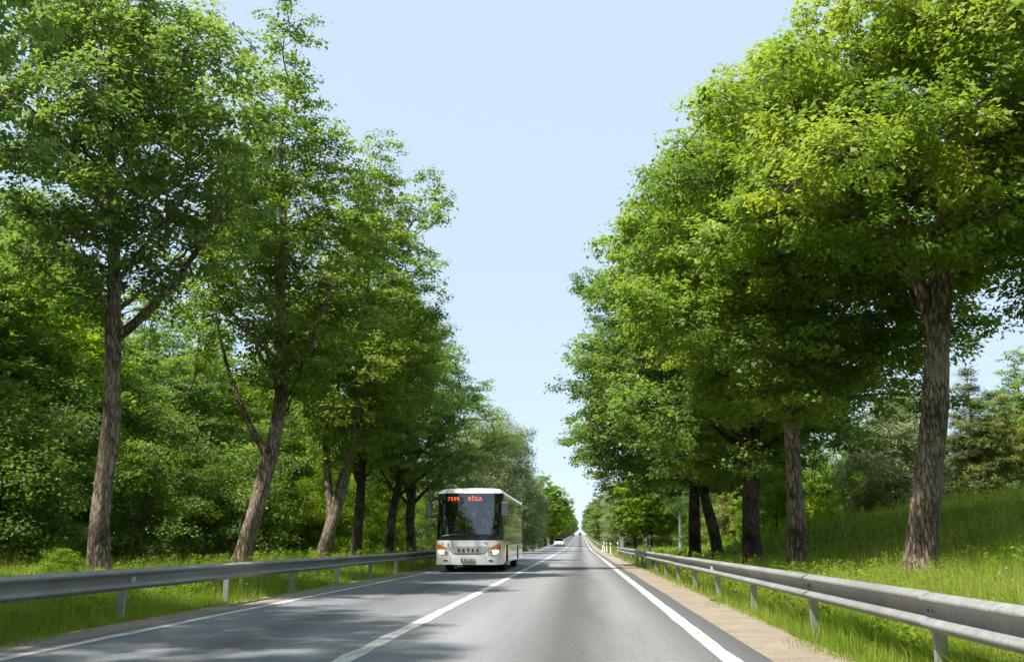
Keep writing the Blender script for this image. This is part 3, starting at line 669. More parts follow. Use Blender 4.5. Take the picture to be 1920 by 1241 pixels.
for k in range(26):
    y = 182 + k * 16
    place_tree('linden_tree', bgk[('f1', 'w1')[k % 3 == 2]], 'small far tree on the left of the road towards the crest', 'tree', (-5.9 + rng.uniform(-.6, .3), y), rng.uniform(0, 6), rng.uniform(.72, .95), BD, (LG, M['leaf_wood'])[k % 2], 'far trees left of the road')
    place_tree('linden_tree', bgk[('f1', 'w1')[k % 3 == 1]], 'far tree standing behind the roadside line on the left', 'tree', (-14 + rng.uniform(-2, 2), y + 6), rng.uniform(0, 6), rng.uniform(.8, 1.0), BD, LG, 'far trees behind the left line')
# right, beyond the lindens
place_tree('birch_tree', bgk['bi'], 'birch with a white trunk left of the crossed dark trunks', 'tree', (7.6, 70), 1.0, .86, M['bark_birch'], M['leaf_birch'])
place_tree('birch_tree', bgk['bi'], 'slim birch behind the pole with the black band', 'tree', (9.8, 76), 2.4, .8, M['bark_birch'], M['leaf_birch'])
for x, y, s, k, mt, l in ((6.9, 92, .86, 'f1', 'leaf_lime', 'bright green tree with a dark trunk beside the gravel track'), (7.6, 99, .78, 'f1', 'leaf_green', 'green tree with a pale trunk behind the bright one at the track'),
                          (6.6, 112, .74, 'f1', 'leaf_birch', 'tree with a crooked thin trunk beyond the bollards'), (6.4, 126, .62, 'wi1', 'leaf_willow', 'grey-green willow low over the distant right guardrail'),
                          (6.2, 142, .66, 'wi1', 'leaf_willow', 'second grey-green willow along the distant right guardrail'), (6.3, 160, .7, 'wi1', 'leaf_willow', 'third grey-green willow along the distant right guardrail')):
    place_tree('willow_tree' if k == 'wi1' else 'linden_tree', bgk[k], l, 'tree', (x, y), y * .7, s, BD, M[mt], 'trees beyond the track on the right')
for k in range(27):
    y = 176 + k * 16
    place_tree('linden_tree', bgk[('f1', 'w3')[k % 3 == 2]], 'small far tree on the right of the road towards the crest', 'tree', (5.0 + rng.uniform(-.3, .6), y), rng.uniform(0, 6), rng.uniform(.72, .92), BD, (LG, M['leaf_willow'])[k % 2], 'far trees right of the road')
    place_tree('linden_tree', bgk[('f1', 'w1')[k % 3 == 1]], 'far tree standing behind the roadside line on the right', 'tree', (13 + rng.uniform(-2, 2), y + 6), rng.uniform(0, 6), rng.uniform(.8, 1.0), BD, LG, 'far trees behind the right line')
# right wood behind the bank
for x, y, s, k, mt, l in ((13.2, 39, .72, 'wi2', 'leaf_willow', 'pale silvery willow bush left of the thick rough trunk'), (17.6, 41, .84, 'pi', 'needle', 'brownish pine right of the thick rough trunk, on the bank'),
                          (20.2, 43, .72, 'pi', 'needle', 'lower pine at the right picture edge'), (17.2, 47, .62, 'bi', 'leaf_birch', 'light birch top showing behind the pine'),
                          (22.8, 44, .55, 'w3', 'leaf_lime', 'bright young tree at the right picture edge'), (24.5, 50, .72, 'w2', 'leaf_green', 'green treetop above the pines at the right edge'),
                          (10.6, 60, .80, 'pi', 'needle', 'brownish pine between the stout trunk and the crossed trunks'), (13.0, 66, .9, 'pi', 'needle', 'olive pine deep behind the right row')):
    place_tree({'wi2': 'willow_bush', 'pi': 'pine_tree', 'bi': 'birch_tree'}.get(k, 'woodland_tree'), bgk[k], l, 'tree', (x, y), x, s, M['bark_birch'] if k == 'bi' else M['bark_grey'], M[mt])
for k in range(15):
    x = rng.uniform(9.5, 15.5); y = rng.uniform(46, 58)
    place_tree('sapling', bgk['sp'], 'thin bright sapling on the slope behind the right row', 'sapling', (x, y), rng.uniform(0, 6), rng.uniform(.7, 1.15), M['bark_grey'], M['leaf_lime'], 'saplings behind the right row')
for k in range(16):
    x = rng.uniform(12, 34); y = rng.uniform(54, 70)
    place_tree('woodland_tree', bgk[('w1', 'w3', 'w2')[k % 3]], 'tree of the mixed wood behind the right bank', 'tree', (x, y), rng.uniform(0, 6), rng.uniform(.55, .78), M['bark_grey'], (M['leaf_wood'], M['leaf_birch'], M['leaf_lime'])[k % 3], 'mixed wood behind the right bank')
for k in range(14):
    x = rng.uniform(10, 30); y = rng.uniform(78, 120)
    if 77 < y < 87: y += 10
    place_tree('woodland_tree', bgk[('w1', 'w2', 'w3')[k % 3]], 'tree of the far mixed wood behind the gravel track', 'tree', (x, y), rng.uniform(0, 6), rng.uniform(.75, 1.0), M['bark_grey'], (M['leaf_wood'], M['leaf_birch'], M['leaf_green'])[k % 3], 'far mixed wood on the right')
for x, y in ((9.5, 63), (9.4, 73.5), (11.5, 70), (11.8, 76), (14, 74), (16.5, 72), (13.4, 62), (19, 70), (10.2, 90), (11.6, 94), (13.5, 92), (16, 90)):
    place_tree('shrub', bgk['s2'], 'low shrub in the grass between the birch and the right row', 'shrub', (x, y), x, .62 + .02 * (x - 8) * (x > 9.6), M['bark_grey'], M['leaf_wood'], 'low shrubs by the birch')

for x, y, k in ((11.8, 100, 'w3'), (13.6, 109, 'w1'), (15, 122, 'w2'), (17, 138, 'w1'), (12.2, 118, 'w3'), (19, 128, 'w2'), (22, 112, 'w1'), (14.4, 148, 'w3'), (18, 158, 'w1')):
    place_tree('woodland_tree', bgk[k], 'leafy tree closing the view behind the gravel track', 'tree', (x, y), x + y, .92, M['bark_grey'], (M['leaf_wood'], M['leaf_green'])[int(x) % 2], 'trees behind the gravel track')
for x, y in ((10.2, 99), (11.6, 106), (13, 113), (9.8, 112), (14.6, 104), (11.0, 125)):
    place_tree('shrub', bgk['s1'], 'dark shrub under the trees behind the gravel track', 'shrub', (x, y), x * y, .8, M['bark_grey'], M['leaf_wood'], 'shrubs behind the gravel track')

# ------------------------------------------------------------------ grass
def grass(name, label, pts, hgt, seed, wmul=1.0):
    rng = np.random.default_rng(seed)
    N = len(pts); x, y = pts[:, 0], pts[:, 1]
    z = ground_z(x, y) - .01
    d = np.hypot(x, y)
    h = hgt * rng.uniform(.45, 1.2, N)
    w = np.maximum(.005, d * .00042) * rng.uniform(.7, 1.4, N) * wmul
    stalk = rng.uniform(0, 1, N) < .11
    h = np.where(stalk, h * 1.45, h); w = np.where(stalk, w * .6, w)
    a = rng.uniform(0, 2 * math.pi, N); D = np.stack([np.cos(a), np.sin(a), np.zeros(N)], 1)
    fa = rng.uniform(0, 2 * math.pi, N); F = np.stack([np.cos(fa), np.sin(fa), np.zeros(N)], 1)
    bend = rng.uniform(.15, .75, N) * np.where(stalk, .25, 1)
    P = np.stack([x, y, z], 1); up = np.array([0, 0, 1.])
    mid = P + up * (h * .58)[:, None] + D * (h * bend * .28)[:, None]
    tip = P + up * (h * (1 - .35 * bend))[:, None] + D * (h * bend * .85)[:, None]
    hw = (w * .5)[:, None] * F
    wm = np.where(stalk, .8, .75)[:, None]; 
    nr = d < 12.5; fr = ~nr; nn = int(nr.sum()); nf = N - nn
    V = np.vstack([np.stack([P - hw, P + hw, mid - hw * wm, mid + hw * wm, tip], 1)[nr].reshape(-1, 3), np.stack([P - hw * 1.1, P + hw * 1.1, tip], 1)[fr].reshape(-1, 3)])
    b = np.arange(nn)[:, None] * 5
    tri = np.vstack([np.stack([b + np.array([0, 1, 3]), b + np.array([0, 3, 2]), b + np.array([2, 3, 4])], 1).reshape(-1, 3), 5 * nn + np.arange(nf * 3).reshape(-1, 3)])
    patch = .5 + .5 * lump(x * 1.7, y * 1.3)
    t = np.clip(.30 + .22 * patch + rng.normal(0, .10, N) + np.where(stalk, .38, 0), 0, 1)
    o = obj(name, mesh_np(name, V, tris=tri, tint=np.concatenate([np.repeat(t[nr], 3), t[fr]])), M['grass']); o['kind'] = 'stuff'; o['label'] = label; o['category'] = 'grass'
    return o

def sample(n, y0, y1, xf, seed, pw=1.9):
    """positions thinning out with distance as they do in the eye"""
    rng = np.random.default_rng(seed); u = rng.uniform(0, 1, n); e = 1 - pw
    y = (y0 ** e + u * (y1 ** e - y0 ** e)) ** (1 / e)
    a, b = xf(y); return np.stack([a + (b - a) * rng.uniform(0, 1, n), y], 1)
pl = sample(150000, 6.5, 95, lambda y: (np.minimum(-7.2, np.maximum(-17., -y * .72 - 1.0)), -6.72 + 0 * y), 1)
hl = .40 * (.55 + .45 * smooth(-6.6, -7.6, pl[:, 0])) * (1 + .25 * lump(pl[:, 0] * 2, pl[:, 1] * 2))
grass('roadside_grass', 'tall grass with seed stalks behind and under the left guardrail', pl, hl, 2)
pr = sample(180000, 5.0, 95, lambda y: (2.68 + 0 * y, np.maximum(3.4, np.minimum(18.5, y * .60 + .8))), 7, 1.75)
keep = ~((pr[:, 1] > 79.3) & (pr[:, 1] < 84.7))
pr = pr[keep]
tuft = lambda x, y: .5 + .5 * np.sin(x * 5.1 + 2 * np.sin(y * 2.3)) * np.sin(y * 4.3 + 1.7 * np.sin(x * 2.9))
hr = (.68 + .55 * tuft(pr[:, 0], pr[:, 1])) * np.where(pr[:, 0] < 2.9, .11 + .25 * smooth(2.55, 3.05, pr[:, 0]), .46) * (1 + .28 * lump(pr[:, 0] * 1.7, pr[:, 1] * 1.6))
grass('bank_grass', 'lush bright grass under the right guardrail and up the bank', pr, hr, 9)
def weeds(name, label, n, y0, y1, xf, seed, per=26, leaf=.055, hmax=.5):
    """broad-leaved herbs standing among the grass"""
    rg_ = np.random.default_rng(seed); P = sample(n, y0, y1, xf, seed, 1.7); P = P[~((P[:, 1] > 78.5) & (P[:, 1] < 85.5))]; n = len(P)
    hh = hmax * rg_.uniform(.45, 1.1, n); ki = np.repeat(np.arange(n), per); N = len(ki)
    t = rg_.uniform(.15, 1, N); C = np.stack([P[ki, 0], P[ki, 1], ground_z(P[ki, 0], P[ki, 1]) + hh[ki] * t], 1)
    C[:, :2] += rg_.normal(0, .07, (N, 2)) * (1.15 - .6 * t)[:, None]
    d = np.hypot(C[:, 0], C[:, 1]); LL = (np.maximum(leaf, d * .0022) * rg_.uniform(.6, 1.3, N))[:, None]
    nrm = np.array([0, 0, .8]) + rg_.normal(0, .5, (N, 3)); nrm /= np.linalg.norm(nrm, axis=1)[:, None]
    dr = rg_.normal(0, 1, (N, 3)); dr -= nrm * np.sum(dr * nrm, 1)[:, None]; dr /= np.linalg.norm(dr, axis=1)[:, None]
    sd = np.cross(nrm, dr)
    V = np.stack([C - dr * LL * .6, C + sd * LL * .32, C + dr * LL * .7, C - sd * LL * .32], 1).reshape(-1, 3); bs = np.arange(N)[:, None] * 4
    tri = np.stack([bs + np.array([0, 2, 1]), bs + np.array([0, 3, 2])], 1).reshape(-1, 3)
    tint = np.clip(.40 + rg_.normal(0, .16, n)[ki] + rg_.normal(0, .08, N), 0, .72)
    o = obj(name, mesh_np(name, V, tris=tri, tint=np.repeat(tint, 2)), M['leaf_lime']); o['kind'] = 'stuff'; o['label'] = label; o['category'] = 'herbs'
weeds('bank_herbs', 'broad-leaved green herbs growing through the grass of the right bank', 2100, 6, 60, lambda y: (3.0 + 0 * y, np.maximum(3.6, np.minimum(14, y * .58 + .5))), 51)
weeds('verge_herbs', 'broad-leaved green herbs growing behind the left guardrail', 900, 9, 60, lambda y: (np.maximum(-14., -y * .7 - 1), -7.1 + 0 * y), 52)
# ragged low grass creeping over the gravel edges
rg = np.random.default_rng(21)
def fringe(x, s, n, y0, y1, seed):
    p = sample(n, y0, y1, lambda y: (x - .02 + 0 * y, x + .02 + 0 * y), seed)
    p[:, 0] += s * np.abs(rg.normal(0, .10, n)) * (.4 + np.maximum(0, np.sin(p[:, 1] * 1.9) + np.sin(p[:, 1] * .83)))
    return p
pf = np.vstack([fringe(-6.74, 1, 9000, 7, 60, 31), fringe(2.70, -1, 6000, 5, 60, 32)])
grass('verge_fringe', 'low grass tufts creeping over the edges of the gravel shoulders', pf, np.full(len(pf), .10), 33)
# white seed heads in the grass
pb = sample(150, 8, 40, lambda y: (-10.5 + 0 * y, -6.9 + 0 * y), 41); pc = sample(26, 7, 30, lambda y: (3.1 + 0 * y, 7 + 0 * y), 42)
b = MB()
oct_v = [(1, 0, 0), (-1, 0, 0), (0, 1, 0), (0, -1, 0), (0, 0, 1), (0, 0, -1)]; oct_f = [(0, 2, 4), (2, 1, 4), (1, 3, 4), (3, 0, 4), (2, 0, 5), (1, 2, 5), (3, 1, 5), (0, 3, 5)]
for x, y in np.vstack([pb, pc]):
    z = float(ground_z(x, y)) + rng.uniform(.28, .5); r = rng.uniform(.008, .017)
    b.add([(x + r * i, y + r * j, z + r * k) for i, j, k in oct_v], oct_f)
    b.add([(x - .002, y, z - .35), (x + .002, y, z - .35), (x, y, z)], [(0, 1, 2)])
fl = b.build('dandelion_heads', M['puff'], fix=False); fl['kind'] = 'stuff'; fl['label'] = 'white dandelion seed heads dotted through the grass'; fl['category'] = 'flowers'
#PART2
# ------------------------------------------------------------------ bus
WHITE = simple('bus_white', (.86, .85, .81), .28, coat=.6, noise=.08, nscale=2.5)
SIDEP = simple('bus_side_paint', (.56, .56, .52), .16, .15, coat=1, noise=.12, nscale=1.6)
SILVER = simple('bus_silver', (.52, .52, .51), .3, .35, coat=.5)
BLACK = simple('black_trim', (.012, .013, .015), .3, coat=.4)
RUBBER = simple('tyre_rubber', (.02, .02, .02), .85, noise=.3)
DARKIN = simple('dark_interior', (.03, .032, .036), .7)
GREYIN = simple('grey_plastic', (.16, .17, .18), .6)
BLIND = simple('sun_blind_grey', (.20, .21, .215), .8)
YELLOW = simple('yellow_rail', (.75, .46, .04), .4)
AMBER = simple('amber_lens', (.62, .19, .03), .25, coat=.8)
LAMPM = simple('headlamp_lens', (.85, .83, .76), .08, coat=1)
LAMPON = simple('headlamp_lit', (1.0, .95, .85), .3, emit=.5)
CHROME = simple('lamp_chrome', (.5, .5, .5), .15, 1)
LED = simple('led_orange', (1.0, .15, .02), .5, emit=.75)
LETTER = simple('dark_lettering', (.018, .018, .02), .5)
GREYL = simple('grey_print', (.42, .40, .38), .6)
BLUE = simple('blue_print', (.05, .15, .32), .5); BLUE2 = simple('pale_blue_print', (.33, .45, .56), .5); TEAL = simple('teal_print', (.10, .33, .42), .5)
PLATE = simple('plate_white', (.62, .62, .60), .4)
SEAT = simple('seat_cloth_blue', (.03, .045, .085), .9)
GLASS = glass_mat('windscreen_glass', (.74, .78, .78), 3.0)
DGLASS = glass_mat('tinted_side_glass', (.08, .09, .08), 1.0)
RIM = simple('wheel_rim', (.42, .42, .41), .4, .6)

def text_mesh(body, size, extrude=.004, bold=0, spacing=1):
    cu = bpy.data.curves.new('lettering', 'FONT'); cu.body = body; cu.size = size; cu.extrude = extrude; cu.align_x = 'CENTER'; cu.align_y = 'CENTER'
    cu.offset = bold; cu.space_character = spacing; cu.resolution_u = 3
    o = bpy.data.objects.new('lettering', cu); COL.objects.link(o)
    bpy.context.view_layer.update()
    me = bpy.data.meshes.new_from_object(o.evaluated_get(bpy.context.evaluated_depsgraph_get()))
    bpy.data.objects.remove(o); bpy.data.curves.remove(cu)
    return me

BUS_X, BUS_Y = -4.30, 34.4
bus = thing('bus', 'white intercity bus with lit orange destination sign coming towards the viewer', 'bus', (BUS_X, BUS_Y, 0))
A, Bc, NE = 1.275, .38, 3.4
def rake(z):
    if z < 1.2: return .02 + .10 * max(0, (.55 - z)) ** 1.3
    if z < 3.0: return .02 + .34 * ((z - 1.2) / 1.8) ** 1.25
    return .36 + .9 * (z - 3.0)
def front_y(x, z):
    u = min(abs(x) / A, 1.0)
    return Bc * (1 - (1 - u ** NE) ** (1 / NE)) + rake(z)
def front_pt(x, z, off=0): return (x, front_y(x, z) - off, z)
YS = 1.35     # the side walls start here
XC = [A * math.sin(math.pi / 2 * k / 14) for k in range(-14, 15)]
def wrap(zs, inset=0):
    rows = []
    for z in zs:
        k = (A - inset) / A
        rows.append([(-A + inset, YS, z)] + [(x * k, front_y(x, z), z) for x in XC] + [(A - inset, YS, z)])
    return rows
def lin(a, b, n): return [a + (b - a) * k / (n - 1) for k in range(n)]
b = MB(); b.grid(wrap([.30, .34, .45, .60, .75, .90, 1.05, 1.20])); b.build('front_panel', WHITE, bus, smooth_shade=True)
b = MB(); b.grid(wrap([1.203, 1.30, 1.40])); b.build('windscreen_base', BLACK, bus, smooth_shade=True)
# roof dome over the windscreen
rows = []
for k, z in enumerate((3.0, 3.06, 3.12, 3.165, 3.19)):
    ins = (0, .015, .05, .11, .2)[k]; rows.append([(p[0] * (A - ins) / A, p[1] + (0, 0, .03, .1, .25)[k], z + .015 * (1 - (p[0] / A) ** 2) * (k > 1)) for p in wrap([min(z, 3.1)])[0]])
b = MB(); b.grid(rows); b.build('front_dome', WHITE, bus, smooth_shade=True)
# windscreen and corner pillars
zs = lin(1.40, 3.0, 12); GX = 1.19
b = MB(); b.grid([[front_pt(x, z, .004) for x in lin(-GX, GX, 25)] for z in zs]); ws = b.build('windscreen', GLASS, bus, smooth_shade=True)
for sx in (-1, 1):
    b = MB(); b.grid([[front_pt(sx * x, z) for x in (GX - .002, 1.22, 1.25, 1.268, A)] + [(sx * A, YS, z)] for z in zs]); b.build('corner_pillar', BLACK, bus, smooth_shade=True)
b = MB(); b.grid([[front_pt(x, z, .002) for x in lin(-GX, GX, 21)] for z in (2.955, 3.0)]); b.build('windscreen_border', BLACK, bus, smooth_shade=True)
b = MB(); b.grid([[front_pt(x, z, .012) for x in (-.02, .02)] for z in lin(1.40, 1.44, 2)]); b.build('wiper_pivot', BLACK, bus)
for x0, x1 in ((-1.02, -.08), (.98, .12)):
    b = MB(); b.tube([front_pt(x0 + (x1 - x0) * t, 1.36 + .12 * t * (1 - t) + .05 * t, .03) for t in lin(0, 1, 8)], .012, 6); b.build('wiper', BLACK, bus)
# side walls, windows
def arch(yc, r=.58, n=12): return [(yc + r * math.cos(t), .52 + r * .95 * math.sin(t)) for t in lin(math.pi, 0, n)]
WH = (2.75, 8.95)
LEN = 12.2
for sx in (-1, 1):
    poly = [(YS, .34)]
    for yc in WH: poly += [(yc - .58, .34)] + arch(yc) + [(yc + .58, .34)]
    poly += [(LEN, .34), (LEN, 1.78), (YS, 1.78)]
    b = MB(); b.prism(poly, sx * (A - .03), sx * A); b.build('side_panel', SIDEP, bus)
    for yy in (4.1, 5.3, 6.5, 7.7, 10.3):
        b = MB(); b.box(min(sx * A, sx * (A + .003)), max(sx * A, sx * (A + .003)), yy, yy + .012, .42, 1.25); b.build('panel_gap', BLACK, bus)
    b = MB(); b.box(min(sx * A, sx * (A + .004)), max(sx * A, sx * (A + .004)), YS + .05, LEN - .1, 1.26, 1.275); b.build('trim_line', GREYIN, bus)
    b = MB(); b.prism([(YS, 2.88), (LEN, 2.88), (LEN, 3.0), (YS, 3.0)], sx * (A - .03), sx * A); b.build('cantrail', WHITE, bus)
    ys = [YS, 2.5, 4.1, 5.7, 7.3, 8.9, 10.5, LEN - .1]
    for y0, y1 in zip(ys[:-1], ys[1:]):
        b = MB(); b.box(min(sx * (A - .022), sx * (A - .004)), max(sx * (A - .022), sx * (A - .004)), y0 + .03, y1 - .03, 1.785, 2.875); b.build('window', DGLASS, bus)
        b = MB(); b.box(min(sx * (A - .03), sx * (A - .002)), max(sx * (A - .03), sx * (A - .002)), y1 - .03, y1 + .03, 1.782, 2.878); b.build('pillar', BLACK, bus)
    for yc in WH:
        b = MB(); b.box(min(sx * .62, sx * (A - .05)), max(sx * .62, sx * (A - .05)), yc - .6, yc + .6, 1.04, 1.1); b.build('wheel_housing', DARKIN, bus)
# roof
sec = [(-A, 3.0), (-A + .01, 3.06), (-A + .05, 3.12), (-A + .13, 3.17), (-.8, 3.195), (0, 3.21), (.8, 3.195), (A - .13, 3.17), (A - .05, 3.12), (A - .01, 3.06), (A, 3.0)]
b = MB(); b.grid([[(x, y, z) for x, z in sec] for y in (.98, 2, 5, 8, LEN)]); b.build('roof', WHITE, bus, smooth_shade=True)
b = MB(); b.box(-.85, .85, 4.6, 7.2, 3.19, 3.33); b.build('roof_unit', WHITE, bus, bevel=.05)
b = MB(); b.prism([(LEN, .4), (LEN + .12, .5), (LEN + .15, 1.6), (LEN + .02, 3.0), (LEN, 3.15)], -A + .01, A - .01); b.build('rear_panel', WHITE, bus)
b = MB(); b.box(-1.15, 1.15, .6, LEN - .2, .36, .5); b.build('chassis', DARKIN, bus)
b = MB(); b.box(-1.22, 1.22, .75, LEN - .1, .98, 1.02); b.build('floor', DARKIN, bus)
b = MB(); b.box(-1.2, 1.2, 1.0, LEN - .1, 2.98, 2.995); b.build('inner_ceiling', GREYIN, bus)
for sx in (-.45, .1):
    b = MB(); b.box(sx - .02, sx + .36, 1.9, 2.3, .2, .37); b.build('axle_part', DARKIN, bus)
for x, r, l in ((-.52, .04, .5), (.35, .03, .45)):
    pass
# wheels
tyre_prof = [(.30, -.13), (.42, -.14), (.48, -.12), (.50, -.07), (.50, .07), (.48, .12), (.42, .14), (.30, .13)]
rim_prof = [(.0, .03), (.10, .035), (.11, .07), (.17, .07), (.18, .03), (.26, .02), (.30, .11), (.315, .12), (.315, -.12), (.30, -.11)]
def wheel(parent, x, y, r, w, sx):
    k = r / .5; kw = w / .28
    b = MB(); b.lathe([(a * k, h * kw) for a, h in tyre_prof], 28, 'x', (0, 0, 0)); t = b.build('wheel', RUBBER, parent, smooth_shade=True, loc=(x, y, r))
    b = MB(); b.lathe([(a * k, h * kw * sx) for a, h in rim_prof], 24, 'x'); b.build('rim', RIM, t, smooth_shade=True)
    for j in range(8):
        a = j * math.pi / 4
        b = MB(); b.lathe([(.014 * k, 0), (.014 * k, .03 * sx), (0, .032 * sx)], 6, 'x', (.07 * kw * sx - .005 * sx, .14 * k * math.cos(a), .14 * k * math.sin(a))); b.build('wheel_nut', RIM, t)
    return t
for yc in WH:
    for sx in (-1, 1):
        wheel(bus, sx * 1.08, yc, .5, .29, sx)
# front details: patches that follow the curved front
def patch(name, rows, mat, off, parent=bus, n=10, thick=.012):
    b = MB()
    F = [[front_pt(x, z, off) for x in lin(xa, xb, n)] for z, xa, xb in rows]
    Bk = [[(p[0], p[1] + thick, p[2]) for p in r] for r in F]
    b.grid(F); b.grid(Bk)
    m = len(F); w = n
    ring = [F[0][j] for j in range(w)] + [F[i][w - 1] for i in range(1, m)] + [F[m - 1][j] for j in range(w - 2, -1, -1)] + [F[i][0] for i in range(m - 2, 0, -1)]
    k = len(ring); b.add(ring + [(p[0], p[1] + thick, p[2]) for p in ring], [(i, (i + 1) % k, k + (i + 1) % k, k + i) for i in range(k)])
    return b.build(name, mat, parent, smooth_shade=False)
hood = patch('hood', [(.715, -.56, .56), (.74, -.62, .62), (.80, -.68, .68), (.90, -.80, .80), (.965, -.83, .83)], SILVER, .012)
patch('seam', [(.966, -.84, .84), (.974, -.84, .84)], GREYIN, .004)
patch('grille_gap', [(.685, -.50, .50), (.70, -.56, .56), (.714, -.575, .575)], BLACK, .006)
for sx in (-1, 1):
    r = lambda rows: [(z, min(sx * a, sx * c), max(sx * a, sx * c)) for z, a, c in rows]
    lamp = patch('headlight', r([(.66, .80, 1.06), (.70, .79, 1.17), (.80, .80, 1.225), (.90, .84, 1.235), (.945, .88, 1.237)]), LAMPM, .008)
    patch('indicator', r([(.865, .835, 1.236), (.92, .87, 1.237), (1.0, .97, 1.236), (1.06, 1.10, 1.232)]), AMBER, .014, lamp)
    patch('main_beam', r([(.69, .95, 1.10), (.74, .93, 1.15), (.80, .93, 1.16), (.845, .96, 1.14)]), LAMPON, .018, lamp)
    b = MB(); x = sx * .865; b.lathe([(.0, -.004), (.035, -.004), (.045, -.018), (.05, .01)], 16, 'y', front_pt(x, .76, .012)); b.build('dipped_beam', CHROME, lamp)
    patch('lamp_surround', r([(.645, .775, .80), (.70, .765, .788), (.80, .775, .797), (.90, .815, .838), (.96, .88, .90)]), GREYIN, .010, lamp, n=3)
    patch('fog_lamp', r([(.425, .80, .93), (.45, .78, .95), (.475, .80, .93)]), BLACK, .008)
    b = MB(); b.tube([front_pt(sx * (.66 + .06 * (1 - t)), .31 + .33 * t, .001) for t in lin(0, 1, 6)], .004, 5); b.build('bumper_seam', GREYIN, bus)
    b = MB(); b.box(sx * .93 - .07, sx * .93 + .07, front_y(.93, 3.06) - .02, front_y(.93, 3.06) + .05, 3.05, 3.075); b.build('marker_lamp', GREYIN, bus)
pl_ = MB(); yf = front_y(0, .5); pl_.box(-.27, .27, yf - .03, yf, .405, .525); plate = pl_.build('number_plate', BLACK, bus)
pw = MB(); pw.box(-.215, .255, yf - .033, yf - .031, .418, .512); pw.build('plate_face', PLATE, plate)
def lettering(name, body, size, x, z, mat, parent=bus, off=.006, bold=0, spacing=1, extrude=.003, y=None, tilt=0):
    return obj(name, text_mesh(body, size, extrude, bold, spacing), mat, parent, (x, (front_y(x, z) if y is None else y) - off, z), (R(90) - tilt, 0, 0))
lettering('plate_text', 'KO-1430', .098, .02, .464, LETTER, plate, y=yf - .034, off=.002, bold=.001)
for ch, x in zip('SETRA', (-.36, -.18, .0, .18, .36)):
    lettering('badge_letter', ch, .135, x, .83, LETTER, off=.020, bold=.009, extrude=.008)
lettering('fleet_number', '4077', .085, -.99, 1.10, GREYL)
for x, mt, mi in ((-.77, BLUE, WHITE), (-.62, BLUE2, WHITE)):
    b = MB(); b.lathe([(0, -.004), (.05, -.004), (.05, .01)], 24, 'y', front_pt(x, 1.06, .004)); dsc = b.build('sticker', mt, bus)
    b = MB(); b.lathe([(0, -.003), (.036, -.003), (.036, .004)], 20, 'y', front_pt(x, 1.06, .0065)); b.build('sticker_ring', mi, dsc)
    b = MB(); yy = front_y(x, 1.06) - .012; b.box(x - .010, x + .012, yy - .003, yy, 1.035, 1.085); b.build('sticker_mark', mt, dsc)
b = MB(); yy = front_y(.66, 1.1) - .006
b.add([(.56, yy, 1.14), (.74, yy, 1.145), (.745, yy, 1.06), (.66, yy, 1.05), (.62, yy, 1.09), (.56, yy, 1.14 - .004)], [(0, 1, 2, 3, 4, 5)]); em = b.build('emblem', TEAL, bus)
for z in (1.075, 1.105):
    b = MB(); b.box(.66, .735, yy - .003, yy - .001, z, z + .012); b.build('emblem_bar', WHITE, em)
# destination sign behind the glass
b = MB(); b.box(-1.0, .45, .82, .86, 2.64, 2.93); sign = b.build('destination_sign', BLACK, bus)
lettering('sign_number', '7599', .215, -.70, 2.79, LED, sign, y=.82, off=.006, bold=.002, spacing=1.12)
lettering('sign_name', 'RĪGA', .215, .16, 2.79, LED, sign, y=.82, off=.006, bold=.002, spacing=1.12)
# blinds, dashboard, rails, seats
for x0, x1, z0 in ((-.52, .30, 2.27), (.52, 1.10, 2.27)):
    b = MB(); b.box(x0, x1, .62, .63, z0, 2.62); bl = b.build('sun_blind', BLIND, bus)
    b = MB(); b.tube([(x0 + .1, .60, z0 + .05), ((x0 + x1) / 2 + .06, .59, z0 + .22)], .012, 6); b.build('blind_arm', BLACK, bl)
b = MB(); b.prism([(.30, 1.1), (.95, 1.1), (.95, 1.42), (.75, 1.52), (.42, 1.44), (.30, 1.38)], -1.1, 1.1); b.build('dashboard', DARKIN, bus)
b = MB(); b.prism([(.45, 1.42), (.95, 1.42), (.92, 1.66), (.62, 1.62)], .30, 1.12); b.build('instrument_hood', GREYIN, bus)
b = MB(); ring = [(.70 + .21 * math.cos(t), .86 - .10 * math.sin(t), 1.78 + .17 * math.sin(t)) for t in lin(0, 2 * math.pi, 25)]; b.tube(ring, .016, 8, False); sw = b.build('steering_wheel', BLACK, bus)
b = MB(); b.tube([(.50, .86, 1.78), (.90, .86, 1.78)], .014, 6); b.tube([(.70, .86, 1.78), (.70, .80, 1.55)], .03, 6); b.build('steering_column', BLACK, sw)
for pts in ([(-1.0, .9, 1.46), (-.55, .95, 1.50), (-.30, 1.0, 1.53)], [(-.22, 1.15, 1.02), (-.22, 1.15, 2.25)], [(-.95, 1.0, 1.46), (-.95, 1.0, 1.72), (-.72, 1.05, 1.74)]):
    b = MB(); b.tube(pts, .017, 8); b.build('handrail', YELLOW, bus)
b = MB(); b.box(-.14, .10, .66, .76, 1.5, 1.68); b.build('ticket_machine', DARKIN, bus, bevel=.01)
seat_b = MB(); seat_b.box(-.22, .22, 0, .42, .38, .48); seat_m = seat_b.mesh('seat_cushion', .03)
back_b = MB(); back_b.prism([(.36, .46), (.46, .46), (.58, 1.16), (.50, 1.18)], -.22, .22); back_m = back_b.mesh('seat_back', .02)
for row in range(7):
    for x in (-.98, -.52, .52, .98):
        sc_ = obj('passenger_seat', seat_m, SEAT, bus, (x, 2.6 + row * 1.15, 1.02)); obj('seat_back', back_m, SEAT, sc_)
ds = obj('driver_seat', seat_m, DARKIN, bus, (.70, 1.22, 1.02)); obj('seat_back', back_m, DARKIN, ds)
